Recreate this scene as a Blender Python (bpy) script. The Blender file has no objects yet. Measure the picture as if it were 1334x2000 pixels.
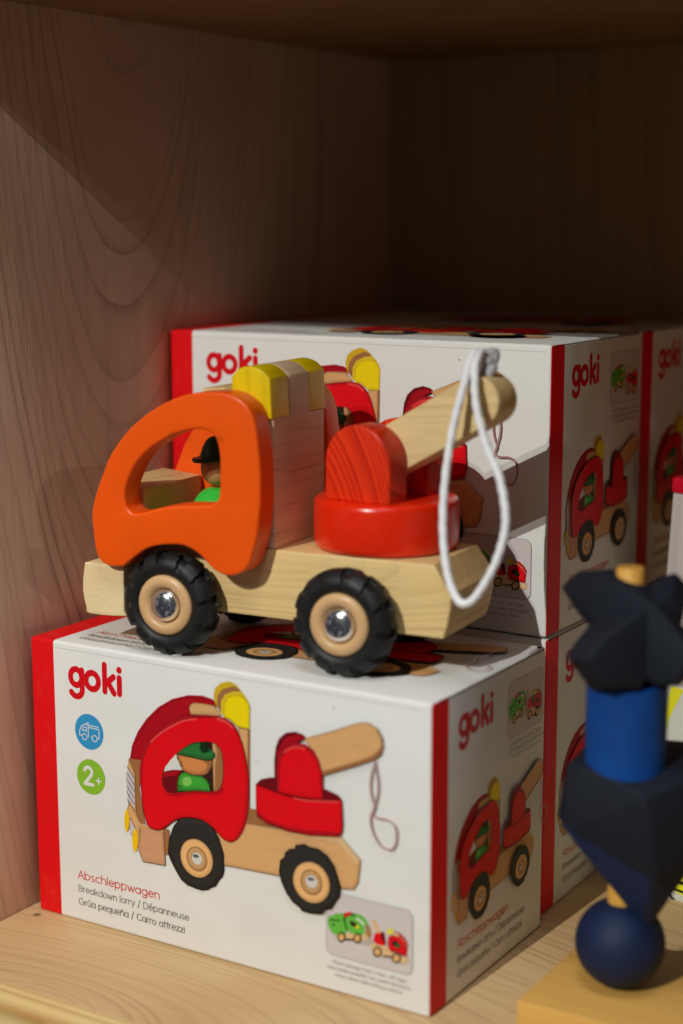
import bpy, bmesh, math, random
from mathutils import Vector, Matrix
from mathutils.geometry import tessellate_polygon
random.seed(4)
PI = math.pi
S = bpy.context.scene
COL = S.collection

# ------------------------------------------------------------ camera
CAM = Vector((0.611370, -0.663447, 0.380921))
YAW, PITCH, ROLL = 0.554733, 0.172502, -0.001869
fwd = Vector((-math.sin(YAW)*math.cos(PITCH), math.cos(YAW)*math.cos(PITCH), -math.sin(PITCH)))
rgt = Vector((math.cos(YAW), math.sin(YAW), 0)); upv = rgt.cross(fwd)
Rv = rgt*math.cos(ROLL)+upv*math.sin(ROLL); Uv = upv*math.cos(ROLL)-rgt*math.sin(ROLL)
cd = bpy.data.cameras.new('camera'); cam = bpy.data.objects.new('camera', cd); COL.objects.link(cam)
M3 = Matrix((Rv, Uv, -fwd)).transposed()
cam.matrix_world = Matrix.Translation(CAM) @ M3.to_4x4()
cd.sensor_fit = 'VERTICAL'; cd.sensor_height = 36; cd.sensor_width = 24
cd.lens = 3259.67/2000*36
cd.clip_start = 0.02; cd.clip_end = 50
cd.dof.use_dof = True; cd.dof.focus_distance = 0.90; cd.dof.aperture_fstop = 3.0
S.camera = cam

# ------------------------------------------------------------ light (indoor, lamps of the shop and an added fill)
w = bpy.data.worlds.new('World'); S.world = w; w.use_nodes = True
nt = w.node_tree; bg = nt.nodes['Background']
tc = nt.nodes.new('ShaderNodeTexCoord'); nz = nt.nodes.new('ShaderNodeTexNoise'); nz.inputs['Scale'].default_value = 4.2
rp = nt.nodes.new('ShaderNodeValToRGB')
nz.inputs['Detail'].default_value = 2
rp.color_ramp.elements[0].position = .56; rp.color_ramp.elements[0].color = (.10, .105, .12, 1)
rp.color_ramp.elements[1].position = .65; rp.color_ramp.elements[1].color = (1.0, 1.0, 1.1, 1)
nt.links.new(tc.outputs['Generated'], nz.inputs['Vector']); nt.links.new(nz.outputs['Fac'], rp.inputs['Fac'])
nt.links.new(rp.outputs['Color'], bg.inputs['Color']); bg.inputs['Strength'].default_value = 0.27

def area(name, loc, target, size, energy, col, shape='DISK'):
    l = bpy.data.lights.new(name, 'AREA'); l.shape = shape; l.size = size; l.energy = energy; l.color = col
    o = bpy.data.objects.new(name, l); COL.objects.link(o); o.location = loc
    o.rotation_euler = (Vector(target)-Vector(loc)).to_track_quat('-Z', 'Y').to_euler()
    return o
TG = Vector((.15, .08, .2))
def dirpos(el, az, dist):     # lamp position from the direction its light travels in
    el, az = math.radians(el), math.radians(az)
    d = Vector((math.sin(az)*math.cos(el), math.cos(az)*math.cos(el), -math.sin(el)))
    return TG-d*dist
area('ceiling_spot_light', dirpos(33.0, 2.2, 6.0), TG, .034, 184, (1.0, .995, .935))
area('ceiling_spot_light', dirpos(30.8, 2.2, 6.0), TG, .034, 64, (1.0, .995, .935))
area('added_fill_light', (.20, -.33, .64), (.0, .0, .15), .22, .035, (.96, .98, 1.0), 'SQUARE')  # soft fill added to brighten the left wall, stands for no lamp
area('aisle_ceiling_light', (.42, -.32, 1.15), (.0, -.02, .1), .34, 5.0, (.95, .96, 1.0), 'SQUARE')

S.view_settings.view_transform = 'Standard'; S.view_settings.look = 'None'
S.view_settings.exposure = 0; S.view_settings.gamma = 1; S.view_settings.use_curve_mapping = False
S.render.engine = 'CYCLES'

# ------------------------------------------------------------ helpers
def lin(c):
    return tuple(((v/255)/12.92 if v/255 <= .04045 else ((v/255+.055)/1.055)**2.4) for v in c)
def newmat(name):
    m = bpy.data.materials.new(name); m.use_nodes = True
    return m, m.node_tree, m.node_tree.nodes['Principled BSDF']
def N(nt, t, **kw):
    n = nt.nodes.new(t)
    for k, v in kw.items():
        if k in n.inputs: n.inputs[k].default_value = v
        else: setattr(n, k, v)
    return n
def mth(nt, op, a, b=None, c=None):
    n = nt.nodes.new('ShaderNodeMath'); n.operation = op
    for i, v in enumerate((a, b, c)):
        if v is None: continue
        if isinstance(v, (int, float)): n.inputs[i].default_value = v
        else: nt.links.new(v, n.inputs[i])
    return n.outputs[0]
def mixc(nt, f, a, b):
    n = nt.nodes.new('ShaderNodeMix'); n.data_type = 'RGBA'
    for i, v in ((0, f), (6, a), (7, b)):
        if isinstance(v, (int, float)): n.inputs[i].default_value = v
        elif isinstance(v, tuple): n.inputs[i].default_value = (*v[:3], 1)
        else: nt.links.new(v, n.inputs[i])
    return n.outputs[2]
def ramp(nt, f, p0, p1, c0=(0, 0, 0), c1=(1, 1, 1)):
    r = nt.nodes.new('ShaderNodeValToRGB'); e = r.color_ramp.elements
    e[0].position = p0; e[1].position = p1; e[0].color = (*c0, 1); e[1].color = (*c1, 1)
    nt.links.new(f, r.inputs['Fac']); return r.outputs['Color']
def objco(nt, scale=(1, 1, 1), loc=(0, 0, 0), rot=(0, 0, 0)):
    t = nt.nodes.new('ShaderNodeTexCoord'); m = nt.nodes.new('ShaderNodeMapping')
    m.inputs['Scale'].default_value = scale; m.inputs['Location'].default_value = loc; m.inputs['Rotation'].default_value = rot
    nt.links.new(t.outputs['Object'], m.inputs['Vector']); return m.outputs['Vector'], t.outputs['Object']
def bump(nt, bs, h, dist, st=1.0):
    b = nt.nodes.new('ShaderNodeBump'); b.inputs['Distance'].default_value = dist; b.inputs['Strength'].default_value = st
    nt.links.new(h, b.inputs['Height']); nt.links.new(b.outputs['Normal'], bs.inputs['Normal'])

def wood(name, base, dark, axis='x', ring=120, centre=(0, 0), stretch=4.0, plane='xz', amount=.6, rough=.5, pores=.5, warp=.02, bumpd=.0001, tint=None, porescale=1.0, pw=3.0, even=0.0):
    """sawn wood: stretched growth rings round a centre, warped, with short pores along the grain"""
    m, nt, bs = newmat(name)
    _, co = objco(nt)
    sp = nt.nodes.new('ShaderNodeSeparateXYZ')
    wn = N(nt, 'ShaderNodeTexNoise', Scale=7.0, Detail=3.0)
    sc = {'x': (.35, 1, 1), 'y': (1, .35, 1), 'z': (1, 1, .35)}[axis]
    mp, _ = objco(nt, scale=sc); nt.links.new(mp, wn.inputs['Vector'])
    vm = nt.nodes.new('ShaderNodeVectorMath'); vm.operation = 'MULTIPLY_ADD'
    nt.links.new(wn.outputs['Color'], vm.inputs[0]); vm.inputs[1].default_value = (warp*2,)*3; nt.links.new(co, vm.inputs[2])
    nt.links.new(vm.outputs[0], sp.inputs[0])
    ax = {'x': 0, 'y': 1, 'z': 2}
    a = [p for p in plane if p != axis][0] if axis in plane else plane[0]
    across = mth(nt, 'SUBTRACT', sp.outputs[ax[a]], centre[0])
    if axis in plane:
        along = mth(nt, 'DIVIDE', mth(nt, 'SUBTRACT', sp.outputs[ax[axis]], centre[1]), stretch)
    else:
        b_ = [p for p in plane if p != a][0]
        along = mth(nt, 'SUBTRACT', sp.outputs[ax[b_]], centre[1])
    r = mth(nt, 'SQRT', mth(nt, 'ADD', mth(nt, 'MULTIPLY', across, across), mth(nt, 'MULTIPLY', along, along)))
    n2 = N(nt, 'ShaderNodeTexNoise', Scale=3.0, Detail=1.0)
    rr = nt.nodes.new('ShaderNodeCombineXYZ'); nt.links.new(mth(nt, 'MULTIPLY', r, 14), rr.inputs[0]); nt.links.new(rr.outputs[0], n2.inputs['Vector'])
    ph = mth(nt, 'MULTIPLY_ADD', r, ring, mth(nt, 'MULTIPLY', n2.outputs['Fac'], 9.0))
    fr = mth(nt, 'FRACT', ph)
    line = mth(nt, 'POWER', fr, pw)
    fade = mth(nt, 'MULTIPLY', line, mth(nt, 'MAXIMUM', ramp_f(nt, n2.outputs['Fac'], .35, .62), even))
    ps = {'x': (30, 900, 900), 'y': (900, 30, 900), 'z': (900, 900, 30)}[axis]
    ps = tuple(v*porescale for v in ps)
    pm, _ = objco(nt, scale=ps); pn = N(nt, 'ShaderNodeTexNoise', Scale=1.0, Detail=2.0); nt.links.new(pm, pn.inputs['Vector'])
    pr = ramp_f(nt, pn.outputs['Fac'], .58, .78)
    fs = {'x': (6, 200, 200), 'y': (200, 6, 200), 'z': (200, 200, 6)}[axis]
    fm, _ = objco(nt, scale=fs); fn = N(nt, 'ShaderNodeTexNoise', Scale=1.0, Detail=4.0); nt.links.new(fm, fn.inputs['Vector'])
    tot = mth(nt, 'ADD', mth(nt, 'MULTIPLY', fade, amount), mth(nt, 'MULTIPLY', pr, pores*.5))
    tot = mth(nt, 'ADD', tot, mth(nt, 'MULTIPLY', mth(nt, 'SUBTRACT', fn.outputs['Fac'], .5), .55))
    tn = nt.nodes.new('ShaderNodeClamp'); nt.links.new(tot, tn.inputs[0])
    c = mixc(nt, tn.outputs[0], lin(base), lin(dark))
    if tint:
        bn = N(nt, 'ShaderNodeTexNoise', Scale=9.0, Detail=2.0); nt.links.new(co, bn.inputs['Vector'])
        c = mixc(nt, mth(nt, 'MULTIPLY', ramp_f(nt, bn.outputs['Fac'], .4, .7), .5), c, lin(tint))
    nt.links.new(c, bs.inputs['Base Color']); bs.inputs['Roughness'].default_value = rough
    bs.inputs['Specular IOR Level'].default_value = .35
    bump(nt, bs, mth(nt, 'ADD', mth(nt, 'MULTIPLY', pr, -.8), fn.outputs['Fac']), bumpd)
    return m
def ramp_f(nt, f, a, b):
    n = nt.nodes.new('ShaderNodeMapRange'); n.inputs['From Min'].default_value = a; n.inputs['From Max'].default_value = b
    nt.links.new(f, n.inputs['Value']); return n.outputs[0]

def paint(name, col, rough=.35, var=.12, grain=0, coat=.2, gaxis=(1, 1, 1), dark=None, bumpd=.00006, scuff=.0):
    m, nt, bs = newmat(name)
    v, co = objco(nt, scale=gaxis)
    n = N(nt, 'ShaderNodeTexNoise', Scale=38.0, Detail=5.0); nt.links.new(co, n.inputs['Vector'])
    b = lin(col); d = lin(dark) if dark else tuple(x*.62 for x in b)
    c = mixc(nt, mth(nt, 'MULTIPLY', ramp_f(nt, n.outputs['Fac'], .35, .8), var), b, d)
    h = N(nt, 'ShaderNodeTexNoise', Scale=900.0, Detail=2.0); nt.links.new(co, h.inputs['Vector'])
    hh = h.outputs['Fac']
    if grain:
        wv = N(nt, 'ShaderNodeTexWave', Scale=1.0, Distortion=2.2, Detail=2.0); wv.inputs['Detail Scale'].default_value = 1.2
        nt.links.new(v, wv.inputs['Vector'])
        c = mixc(nt, mth(nt, 'MULTIPLY', ramp_f(nt, wv.outputs['Fac'], .45, 1.0), grain), c, d)
        hh = mth(nt, 'ADD', hh, mth(nt, 'MULTIPLY', wv.outputs['Fac'], -1.5*min(1, grain*2)))
    if scuff:
        sn = N(nt, 'ShaderNodeTexNoise', Scale=75.0, Detail=3.0); nt.links.new(co, sn.inputs['Vector'])
        c = mixc(nt, mth(nt, 'MULTIPLY', ramp_f(nt, sn.outputs['Fac'], .66, .76), scuff), c, tuple(x*.45 for x in b))
    nt.links.new(c, bs.inputs['Base Color'])
    bs.inputs['Roughness'].default_value = rough; bs.inputs['Coat Weight'].default_value = coat; bs.inputs['Coat Roughness'].default_value = .25; bs.inputs['Specular IOR Level'].default_value = .3
    bump(nt, bs, hh, bumpd)
    return m

def mesh_obj(name, verts, faces, mats, parent=None, fm=None, smooth=False, sharp=None):
    me = bpy.data.meshes.new(name); me.from_pydata([tuple(v) for v in verts], [], faces)
    for m in (mats if isinstance(mats, (list, tuple)) else [mats]): me.materials.append(m)
    if fm: me.polygons.foreach_set('material_index', fm)
    me.update(calc_edges=True); me.validate()
    if smooth:
        me.polygons.foreach_set('use_smooth', [True]*len(me.polygons))
        if sharp: me.set_sharp_from_angle(angle=math.radians(sharp))
    o = bpy.data.objects.new(name, me); COL.objects.link(o)
    if parent: o.parent = parent
    return o
def tag(o, label=None, cat=None, group=None, kind=None):
    if label: o['label'] = label
    if cat: o['category'] = cat
    if group: o['group'] = group
    if kind: o['kind'] = kind
    return o
def thing(name, loc, rz=0, **kw):
    o = bpy.data.objects.new(name, None); COL.objects.link(o); o.location = loc; o.rotation_euler = (0, 0, rz)
    o.empty_display_size = .02
    return tag(o, **kw)

def catmull(pts, n=5, closed=True):
    out = []; L = len(pts)
    rng = range(L) if closed else range(L-1)
    for i in rng:
        if closed: p = [pts[(i+k-1) % L] for k in range(4)]
        else: p = [pts[max(0, min(L-1, i+k-1))] for k in range(4)]
        for j in range(n):
            t = j/n; t2 = t*t; t3 = t2*t
            out.append(tuple(.5*(2*p[1][d]+(p[2][d]-p[0][d])*t+(2*p[0][d]-5*p[1][d]+4*p[2][d]-p[3][d])*t2+(3*p[1][d]-p[0][d]-3*p[2][d]+p[3][d])*t3) for d in range(len(p[1]))))
    if not closed: out.append(tuple(pts[-1]))
    return out

def slab(name, loops, thick, bev, mat, parent=None, mtx=Matrix(), res=3, sharp=35):
    """loops in mm in the XY plane (outer first, holes after), extruded along Z with rounded rims, then moved by mtx"""
    cu = bpy.data.curves.new(name, 'CURVE'); cu.dimensions = '2D'; cu.fill_mode = 'BOTH'
    cu.extrude = thick/2-bev; cu.bevel_depth = bev; cu.bevel_resolution = res; cu.offset = -bev
    for lp in loops:
        s = cu.splines.new('POLY'); s.points.add(len(lp)-1); s.use_cyclic_u = True
        for i, p in enumerate(lp): s.points[i].co = (p[0]/1000, p[1]/1000, 0, 1)
    t = bpy.data.objects.new(name, cu); COL.objects.link(t)
    dg = bpy.context.evaluated_depsgraph_get(); dg.update()
    me = bpy.data.meshes.new_from_object(t.evaluated_get(dg)); bpy.data.objects.remove(t)
    bm = bmesh.new(); bm.from_mesh(me); bmesh.ops.remove_doubles(bm, verts=bm.verts, dist=1e-6)
    bmesh.ops.recalc_face_normals(bm, faces=bm.faces); bm.to_mesh(me); bm.free()
    me.transform(mtx); me.materials.clear(); me.materials.append(mat); me.name = name
    me.polygons.foreach_set('material_index', [0]*len(me.polygons))
    me.polygons.foreach_set('use_smooth', [True]*len(me.polygons)); me.set_sharp_from_angle(angle=math.radians(sharp))
    me.update()
    o = bpy.data.objects.new(name, me); COL.objects.link(o)
    if parent: o.parent = parent
    return o
def side_mtx(yc):      # XY loop -> XZ profile centred at local y = yc
    return Matrix.Translation((0, yc, 0)) @ Matrix.Rotation(PI/2, 4, 'X')

def lathe(name, prof, mat, parent=None, seg=64, mtx=Matrix(), sharp=40):
    """prof: (radius, height) in m round Z"""
    vs, fs = [], []
    for r, h in prof:
        for i in range(seg):
            a = 2*PI*i/seg; vs.append(mtx @ Vector((r*math.cos(a), r*math.sin(a), h)))
    for j in range(len(prof)-1):
        for i in range(seg):
            k = (i+1) % seg; fs.append((j*seg+i, j*seg+k, (j+1)*seg+k, (j+1)*seg+i))
    fs.append(tuple(range(seg))[::-1]); fs.append(tuple((len(prof)-1)*seg+i for i in range(seg)))
    return mesh_obj(name, vs, fs, mat, parent, smooth=True, sharp=sharp)
def tube(name, pts, r, mat, parent=None, seg=10, closed=False, rfun=None):
    pts = [Vector(p) for p in pts]; n = len(pts); vs, fs = [], []
    nrm = None
    for i, p in enumerate(pts):
        t = (pts[(i+1) % n if closed else min(i+1, n-1)]-pts[(i-1) % n if closed else max(i-1, 0)]).normalized()
        if nrm is None: nrm = t.orthogonal().normalized()
        nrm = (nrm-t*nrm.dot(t)).normalized(); b = t.cross(nrm)
        for k in range(seg):
            a = 2*PI*k/seg; rr = r*(rfun(i, k) if rfun else 1)
            vs.append(p+nrm*(math.cos(a)*rr)+b*(math.sin(a)*rr))
    for i in range(n if closed else n-1):
        j = (i+1) % n
        for k in range(seg):
            l = (k+1) % seg; fs.append((i*seg+k, i*seg+l, j*seg+l, j*seg+k))
    if not closed: fs.append(tuple(range(seg))[::-1]); fs.append(tuple((n-1)*seg+k for k in range(seg)))
    return mesh_obj(name, vs, fs, mat, parent, smooth=True)
def bevel_box(name, lo, hi, bev, mat, parent=None, seg=3):
    bm = bmesh.new(); bmesh.ops.create_cube(bm, size=1)
    lo, hi = Vector(lo), Vector(hi)
    for v in bm.verts: v.co = Vector(((v.co[i]+.5)*(hi[i]-lo[i])+lo[i] for i in range(3)))
    bmesh.ops.bevel(bm, geom=bm.edges[:], offset=bev, segments=seg, affect='EDGES', profile=.5)
    me = bpy.data.meshes.new(name); bm.to_mesh(me); bm.free(); me.materials.append(mat)
    me.polygons.foreach_set('use_smooth', [True]*len(me.polygons)); me.set_sharp_from_angle(angle=math.radians(50))
    o = bpy.data.objects.new(name, me); COL.objects.link(o)
    if parent: o.parent = parent
    return o
TRUCK_ART=[('p','edge',0,0,[(67.9,99.8),(69.5,107.4),(73.7,115.9),(79.8,123.9),(87.6,131.3),(97.0,137.2),(107.3,140.8),(116.3,141.9),(122.5,141.1),(125.2,139.7),(125.1,134.1),(108.2,129.5),(96.6,122.0),(87.1,111.8),(77.3,98.5)]),
('p','dred',0,0,[(68.4,99.9),(70.5,107.6),(75.0,116.1),(81.4,124.1),(89.0,131.1),(98.1,136.7),(107.9,140.0),(116.3,140.9),(122.4,140.2),(125.2,138.9),(125.1,134.1),(108.2,129.5),(96.6,122.0),(87.1,111.8),(77.3,98.5)]),
('p','wood',0,0,[(107.7,133.7),(108.6,136.0),(111.2,137.5),(117.4,137.9),(124.1,137.8),(128.9,132.8),(118.4,131.6),(108.8,130.4)]),
('p','dyel',0,0,[(123.5,142.4),(124.6,147.2),(128.3,150.4),(133.7,152.0),(137.8,150.8),(143.6,145.5),(139.4,137.8),(125.1,137.6)]),
('p','dwood',0,0,[(125.3,137.7),(126.1,143.4),(129.4,147.4),(136.0,149.8),(139.3,149.0),(141.9,146.2),(135.8,137.3),(128.4,134.1)]),
('p','myel',0,0,[(128.0,134.0),(128.3,140.6),(130.6,144.5),(136.0,147.0),(140.7,147.6),(143.6,145.5),(145.9,141.9),(139.3,128.8),(133.4,131.9)]),
('p','yel',0,0,[(129.8,132.3),(130.2,140.4),(133.0,143.9),(137.7,145.6),(141.9,145.2),(144.4,143.4),(146.3,140.9),(145.9,128.8),(138.7,128.5),(133.4,131.9)]),
('p','wood',0,0,[(138.7,128.5),(146.1,128.9),(145.4,79.1),(134.7,67.7)]),
('p','dwood',0,0,[(144.6,128.6),(146.1,128.9),(145.4,79.1),(143.5,78.7)]),
('p','dwood',0,0,[(145.5,87.1),(149.9,87.3),(182.9,85.4),(201.3,83.0),(145.7,78.9)]),
('p','wood',0,0,[(123.9,75.4),(145.7,79.1),(182.8,80.9),(200.2,82.8),(211.6,72.8),(210.1,61.1),(207.4,56.7),(199.8,55.6),(163.6,54.4),(123.5,52.7)]),
('p','lwood',0,0,[(182.8,80.5),(200.2,82.6),(211.2,72.7),(208.5,70.6),(198.5,79.5),(182.8,79.3)]),
('p','dwood',0,0,[(74.4,65.8),(90.5,65.7),(93.8,65.4),(92.6,51.1),(90.4,50.9),(89.9,63.7)]),
('p','dwood',0,0,[(67.4,100.2),(76.2,100.5),(75.2,93.1),(74.1,85.0),(77.5,65.5),(73.8,65.4),(71.4,70.4),(71.7,92.5)]),
('p','wood',0,0,[(67.4,100.2),(71.7,92.5),(71.7,70.5),(74.4,65.6),(78.1,64.9),(74.3,62.5),(73.1,50.4),(68.7,56.6),(67.0,59.6),(65.4,70.7),(67.0,76.6),(65.7,81.6),(65.6,90.5)]),
('p','lilac',0,0,[(66.5,95.6),(70.8,90.0),(70.9,72.7),(67.2,76.2),(65.7,83.5),(66.0,92.0)]),
('l','black',0,0.45,[(66.5,95.3),(70.9,89.8)]),
('l','black',0,0.45,[(66.4,91.7),(70.8,86.1)]),
('l','black',0,0.45,[(66.3,88.0),(70.7,82.5)]),
('l','black',0,0.45,[(66.2,84.3),(70.6,78.8)]),
('l','black',0,0.45,[(66.1,80.6),(70.5,75.1)]),
('l','black',0,0.45,[(65.9,76.9),(70.4,71.4)]),
('p','lilac',0,0,[(67.5,67.1),(70.9,62.3),(69.6,57.3),(67.0,59.6)]),
('l','black',0,0.45,[(67.5,67.1),(71.0,61.8)]),
('p','bump',0,0,[(74.3,62.5),(78.0,64.1),(89.9,63.7),(90.8,44.8),(75.5,43.9),(72.5,49.8)]),
('p','wood',0,0,[(74.4,65.6),(79.2,64.8),(89.3,64.7),(89.9,63.6),(82.0,63.8),(74.3,62.2)]),
('p','oyel',1,0,[(66.8,65.5),(66.7,63.5),(66.4,61.7),(66.0,60.2),(65.5,59.3),(65.0,58.8),(64.5,59.1),(64.1,59.9),(63.8,61.2),(63.6,62.9),(63.6,64.9),(63.7,66.9),(64.0,68.7),(64.4,70.1),(64.9,71.1),(65.4,71.5),(65.9,71.3),(66.3,70.5),(66.6,69.2),(66.8,67.4)]),
('p','oyel',1,0,[(72.4,55.5),(72.2,53.4),(71.9,51.6),(71.5,50.1),(70.9,49.0),(70.3,48.6),(69.8,48.8),(69.3,49.6),(68.9,51.0),(68.7,52.7),(68.7,54.7),(68.8,56.8),(69.1,58.6),(69.6,60.1),(70.1,61.2),(70.7,61.6),(71.3,61.4),(71.8,60.6),(72.1,59.2),(72.3,57.5)]),
('p','black',0,0,[(92.4,52.6),(93.4,60.6),(96.5,68.1),(102.4,75.5),(109.9,78.4),(116.2,77.2),(121.8,73.5),(126.1,67.2),(129.1,59.1),(129.0,50.5),(128.0,46.9),(125.7,44.5),(123.4,40.6),(119.4,38.5),(118.8,37.6),(114.2,36.2),(110.8,36.4),(105.0,37.1),(101.0,39.2),(97.1,44.2),(94.3,48.5)]),
('p','dtyre',1,0,[(98.8,69.5),(102.4,73.6),(109.3,76.2),(116.1,75.3),(121.2,71.9),(123.9,66.7),(121.6,66.3),(117.2,72.1),(110.4,72.7),(103.5,70.4),(100.5,66.9)]),
('p','wheel',1,0,[(122.2,53.3),(121.6,50.0),(120.0,47.1),(117.6,44.7),(114.6,43.2),(111.3,42.6),(107.9,43.2),(104.9,44.7),(102.6,47.1),(101.1,50.1),(100.7,53.4),(101.3,56.8),(102.9,59.8),(105.3,62.1),(108.4,63.6),(111.7,64.1),(115.0,63.5),(117.9,62.0),(120.3,59.6),(121.7,56.6)]),
('p','rimd',1,0,[(118.5,53.1),(118.2,51.0),(117.2,49.1),(115.6,47.6),(113.7,46.6),(111.6,46.3),(109.4,46.6),(107.5,47.6),(106.0,49.1),(105.1,51.1),(104.8,53.2),(105.2,55.3),(106.2,57.2),(107.8,58.7),(109.7,59.6),(111.8,60.0),(114.0,59.6),(115.8,58.6),(117.3,57.1),(118.2,55.2)]),
('p','rim',1,0,[(117.0,53.4),(116.7,51.6),(115.8,50.0),(114.6,48.8),(113.1,48.0),(111.4,47.7),(109.7,48.0),(108.1,48.8),(107.0,50.1),(106.2,51.7),(106.0,53.4),(106.3,55.2),(107.1,56.7),(108.3,58.0),(109.9,58.8),(111.6,59.0),(113.3,58.7),(114.8,57.9),(116.0,56.7),(116.7,55.1)]),
('p','rimd',1,0,[(115.3,53.5),(115.0,52.4),(114.5,51.3),(113.6,50.5),(112.6,49.9),(111.4,49.7),(110.2,49.8),(109.2,50.3),(108.4,51.1),(107.9,52.1),(107.7,53.2),(107.9,54.4),(108.5,55.5),(109.3,56.3),(110.4,56.9),(111.6,57.1),(112.7,56.9),(113.8,56.5),(114.6,55.7),(115.1,54.7)]),
('p','silv',1,0,[(115.0,53.5),(114.8,52.5),(114.3,51.5),(113.6,50.7),(112.6,50.2),(111.5,50.0),(110.5,50.1),(109.5,50.6),(108.8,51.3),(108.3,52.2),(108.2,53.3),(108.3,54.3),(108.9,55.3),(109.6,56.1),(110.6,56.6),(111.7,56.8),(112.7,56.7),(113.7,56.2),(114.4,55.5),(114.9,54.6)]),
('p','dsilv',1,0,[(113.0,54.7),(112.9,54.4),(112.6,54.1),(112.1,53.9),(111.6,53.7),(110.9,53.7),(110.3,53.7),(109.7,53.8),(109.3,54.0),(109.0,54.3),(108.9,54.6),(109.0,54.9),(109.3,55.1),(109.7,55.4),(110.3,55.5),(111.0,55.6),(111.6,55.6),(112.2,55.5),(112.6,55.3),(112.9,55.0)]),
('p','edge',1,0,[(74.8,93.2),(76.3,102.2),(80.0,109.7),(84.9,115.3),(92.0,121.2),(101.3,127.0),(110.5,130.4),(120.6,132.2),(128.4,132.7),(135.0,131.0),(139.3,126.1),(142.4,118.3),(144.5,109.3),(145.2,100.1),(144.8,90.7),(143.5,82.0),(141.2,74.9),(137.9,69.5),(133.4,66.7),(128.4,67.6),(122.8,71.8),(117.3,74.5),(110.4,75.1),(102.4,73.6),(96.5,70.5),(91.8,66.6),(88.2,64.3),(83.5,63.7),(79.4,65.2),(77.2,71.2),(75.7,81.7)]),
('p','red',1,0,[(76.0,93.4),(77.5,102.4),(81.2,109.9),(86.0,114.6),(93.1,120.6),(101.3,126.2),(110.5,129.5),(120.6,131.4),(128.4,131.9),(135.0,130.1),(139.3,125.3),(142.4,118.3),(144.5,109.3),(145.2,100.1),(144.8,90.7),(143.5,82.0),(141.2,74.9),(137.9,69.5),(133.4,66.7),(128.4,67.6),(122.8,71.8),(117.3,74.5),(110.4,75.1),(102.4,73.6),(96.5,70.5),(91.8,66.6),(88.2,64.3),(83.5,63.7),(79.4,65.2),(77.2,71.2),(75.7,81.7)]),
('l','hired',1,1.0,[(83.0,111.9),(88.4,116.8),(95.5,121.8),(104.7,126.8),(112.7,129.1)]),
('l','hired',1,1.4,[(126.2,131.3),(131.7,130.6),(135.5,128.3)]),
('l','dred',1,1.2,[(144.2,108.4),(145.0,100.1),(144.5,90.6),(143.3,81.9),(140.9,74.9),(137.9,70.3)]),
('p','dark',1,0,[(89.8,92.0),(90.1,95.3),(91.3,98.3),(94.8,103.1),(99.8,108.5),(104.9,112.6),(109.8,115.7),(114.7,117.3),(120.6,118.4),(124.9,118.0),(127.5,116.4),(129.1,113.0),(129.8,107.8),(129.7,102.8),(129.1,97.7),(127.4,94.3),(125.0,92.5),(121.2,91.6),(113.1,90.5),(107.6,89.3),(101.0,87.4),(95.4,86.2),(92.1,87.4),(90.2,89.3)]),
('p','white',0,0,[(99.6,108.2),(100.1,105.8),(103.5,100.2),(96.9,99.1),(91.2,97.2),(92.2,99.8),(95.3,103.8)]),
('p','dred',0,0,[(91.0,97.0),(96.9,98.9),(103.8,100.3),(101.2,97.3),(99.6,87.8),(95.5,86.6),(92.2,87.7),(90.3,89.8),(90.0,93.4)]),
('p','ddred',0,0,[(90.1,93.9),(101.8,97.4),(100.0,91.6),(99.6,87.8),(95.5,86.6),(92.2,87.7),(90.3,89.8)]),
('p','dwood',0,0,[(123.0,118.3),(124.9,117.7),(127.3,116.1),(128.8,113.0),(129.4,107.7),(129.3,102.7),(128.7,97.7),(127.2,94.7),(125.0,92.7),(123.4,92.4),(123.1,107.5)]),
('p','wood',0,0,[(123.3,117.9),(124.6,117.6),(125.9,113.4),(124.4,105.5),(124.2,96.0),(123.4,92.4),(123.1,107.5)]),
('p','head',0,0,[(100.1,108.1),(102.6,108.5),(122.6,108.8),(122.0,105.1),(119.8,101.5),(116.0,99.2),(111.6,98.5),(106.7,98.7),(103.5,100.0),(101.4,103.3)]),
('p','dwood',0,0,[(116.7,108.2),(122.6,108.6),(122.0,105.1),(119.8,101.5),(116.0,99.2),(118.7,102.2),(119.6,105.6)]),
('p','green',0,0,[(100.0,91.6),(100.6,95.4),(102.3,98.2),(104.6,99.5),(109.5,98.8),(116.0,99.2),(119.2,97.8),(121.0,95.4),(121.5,91.6),(113.1,90.5),(107.6,89.3),(100.0,87.7)]),
('p','lgreen',1,0,[(109.4,95.1),(109.2,94.3),(108.8,93.5),(108.1,92.8),(107.3,92.3),(106.3,92.0),(105.4,92.0),(104.6,92.2),(103.9,92.6),(103.5,93.3),(103.4,94.0),(103.5,94.8),(104.0,95.6),(104.6,96.3),(105.5,96.8),(106.4,97.1),(107.4,97.1),(108.2,96.9),(108.8,96.5),(109.3,95.9)]),
('l','black',0,0.4,[(101.1,91.3),(102.8,91.2),(102.8,88.4),(101.1,88.1),(101.1,91.3)]),
('p','dgreen',0,0,[(99.8,108.3),(104.9,112.6),(109.8,115.7),(114.7,117.2),(119.6,118.0),(120.9,115.3),(124.8,112.8),(124.9,111.0),(122.6,108.6),(117.8,107.7),(110.7,107.9),(103.7,108.0)]),
('p','xgreen',0,0,[(115.3,117.1),(119.5,117.9),(120.8,114.8),(121.3,113.1),(116.8,111.6),(114.9,113.8)]),
('p','black',1,0,[(102.0,106.1),(102.0,106.0),(102.0,105.9),(101.9,105.8),(101.8,105.8),(101.7,105.7),(101.6,105.7),(101.5,105.8),(101.4,105.8),(101.4,105.9),(101.4,106.0),(101.4,106.1),(101.4,106.3),(101.5,106.4),(101.6,106.4),(101.7,106.5),(101.8,106.5),(101.9,106.4),(102.0,106.4),(102.0,106.3)]),
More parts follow.
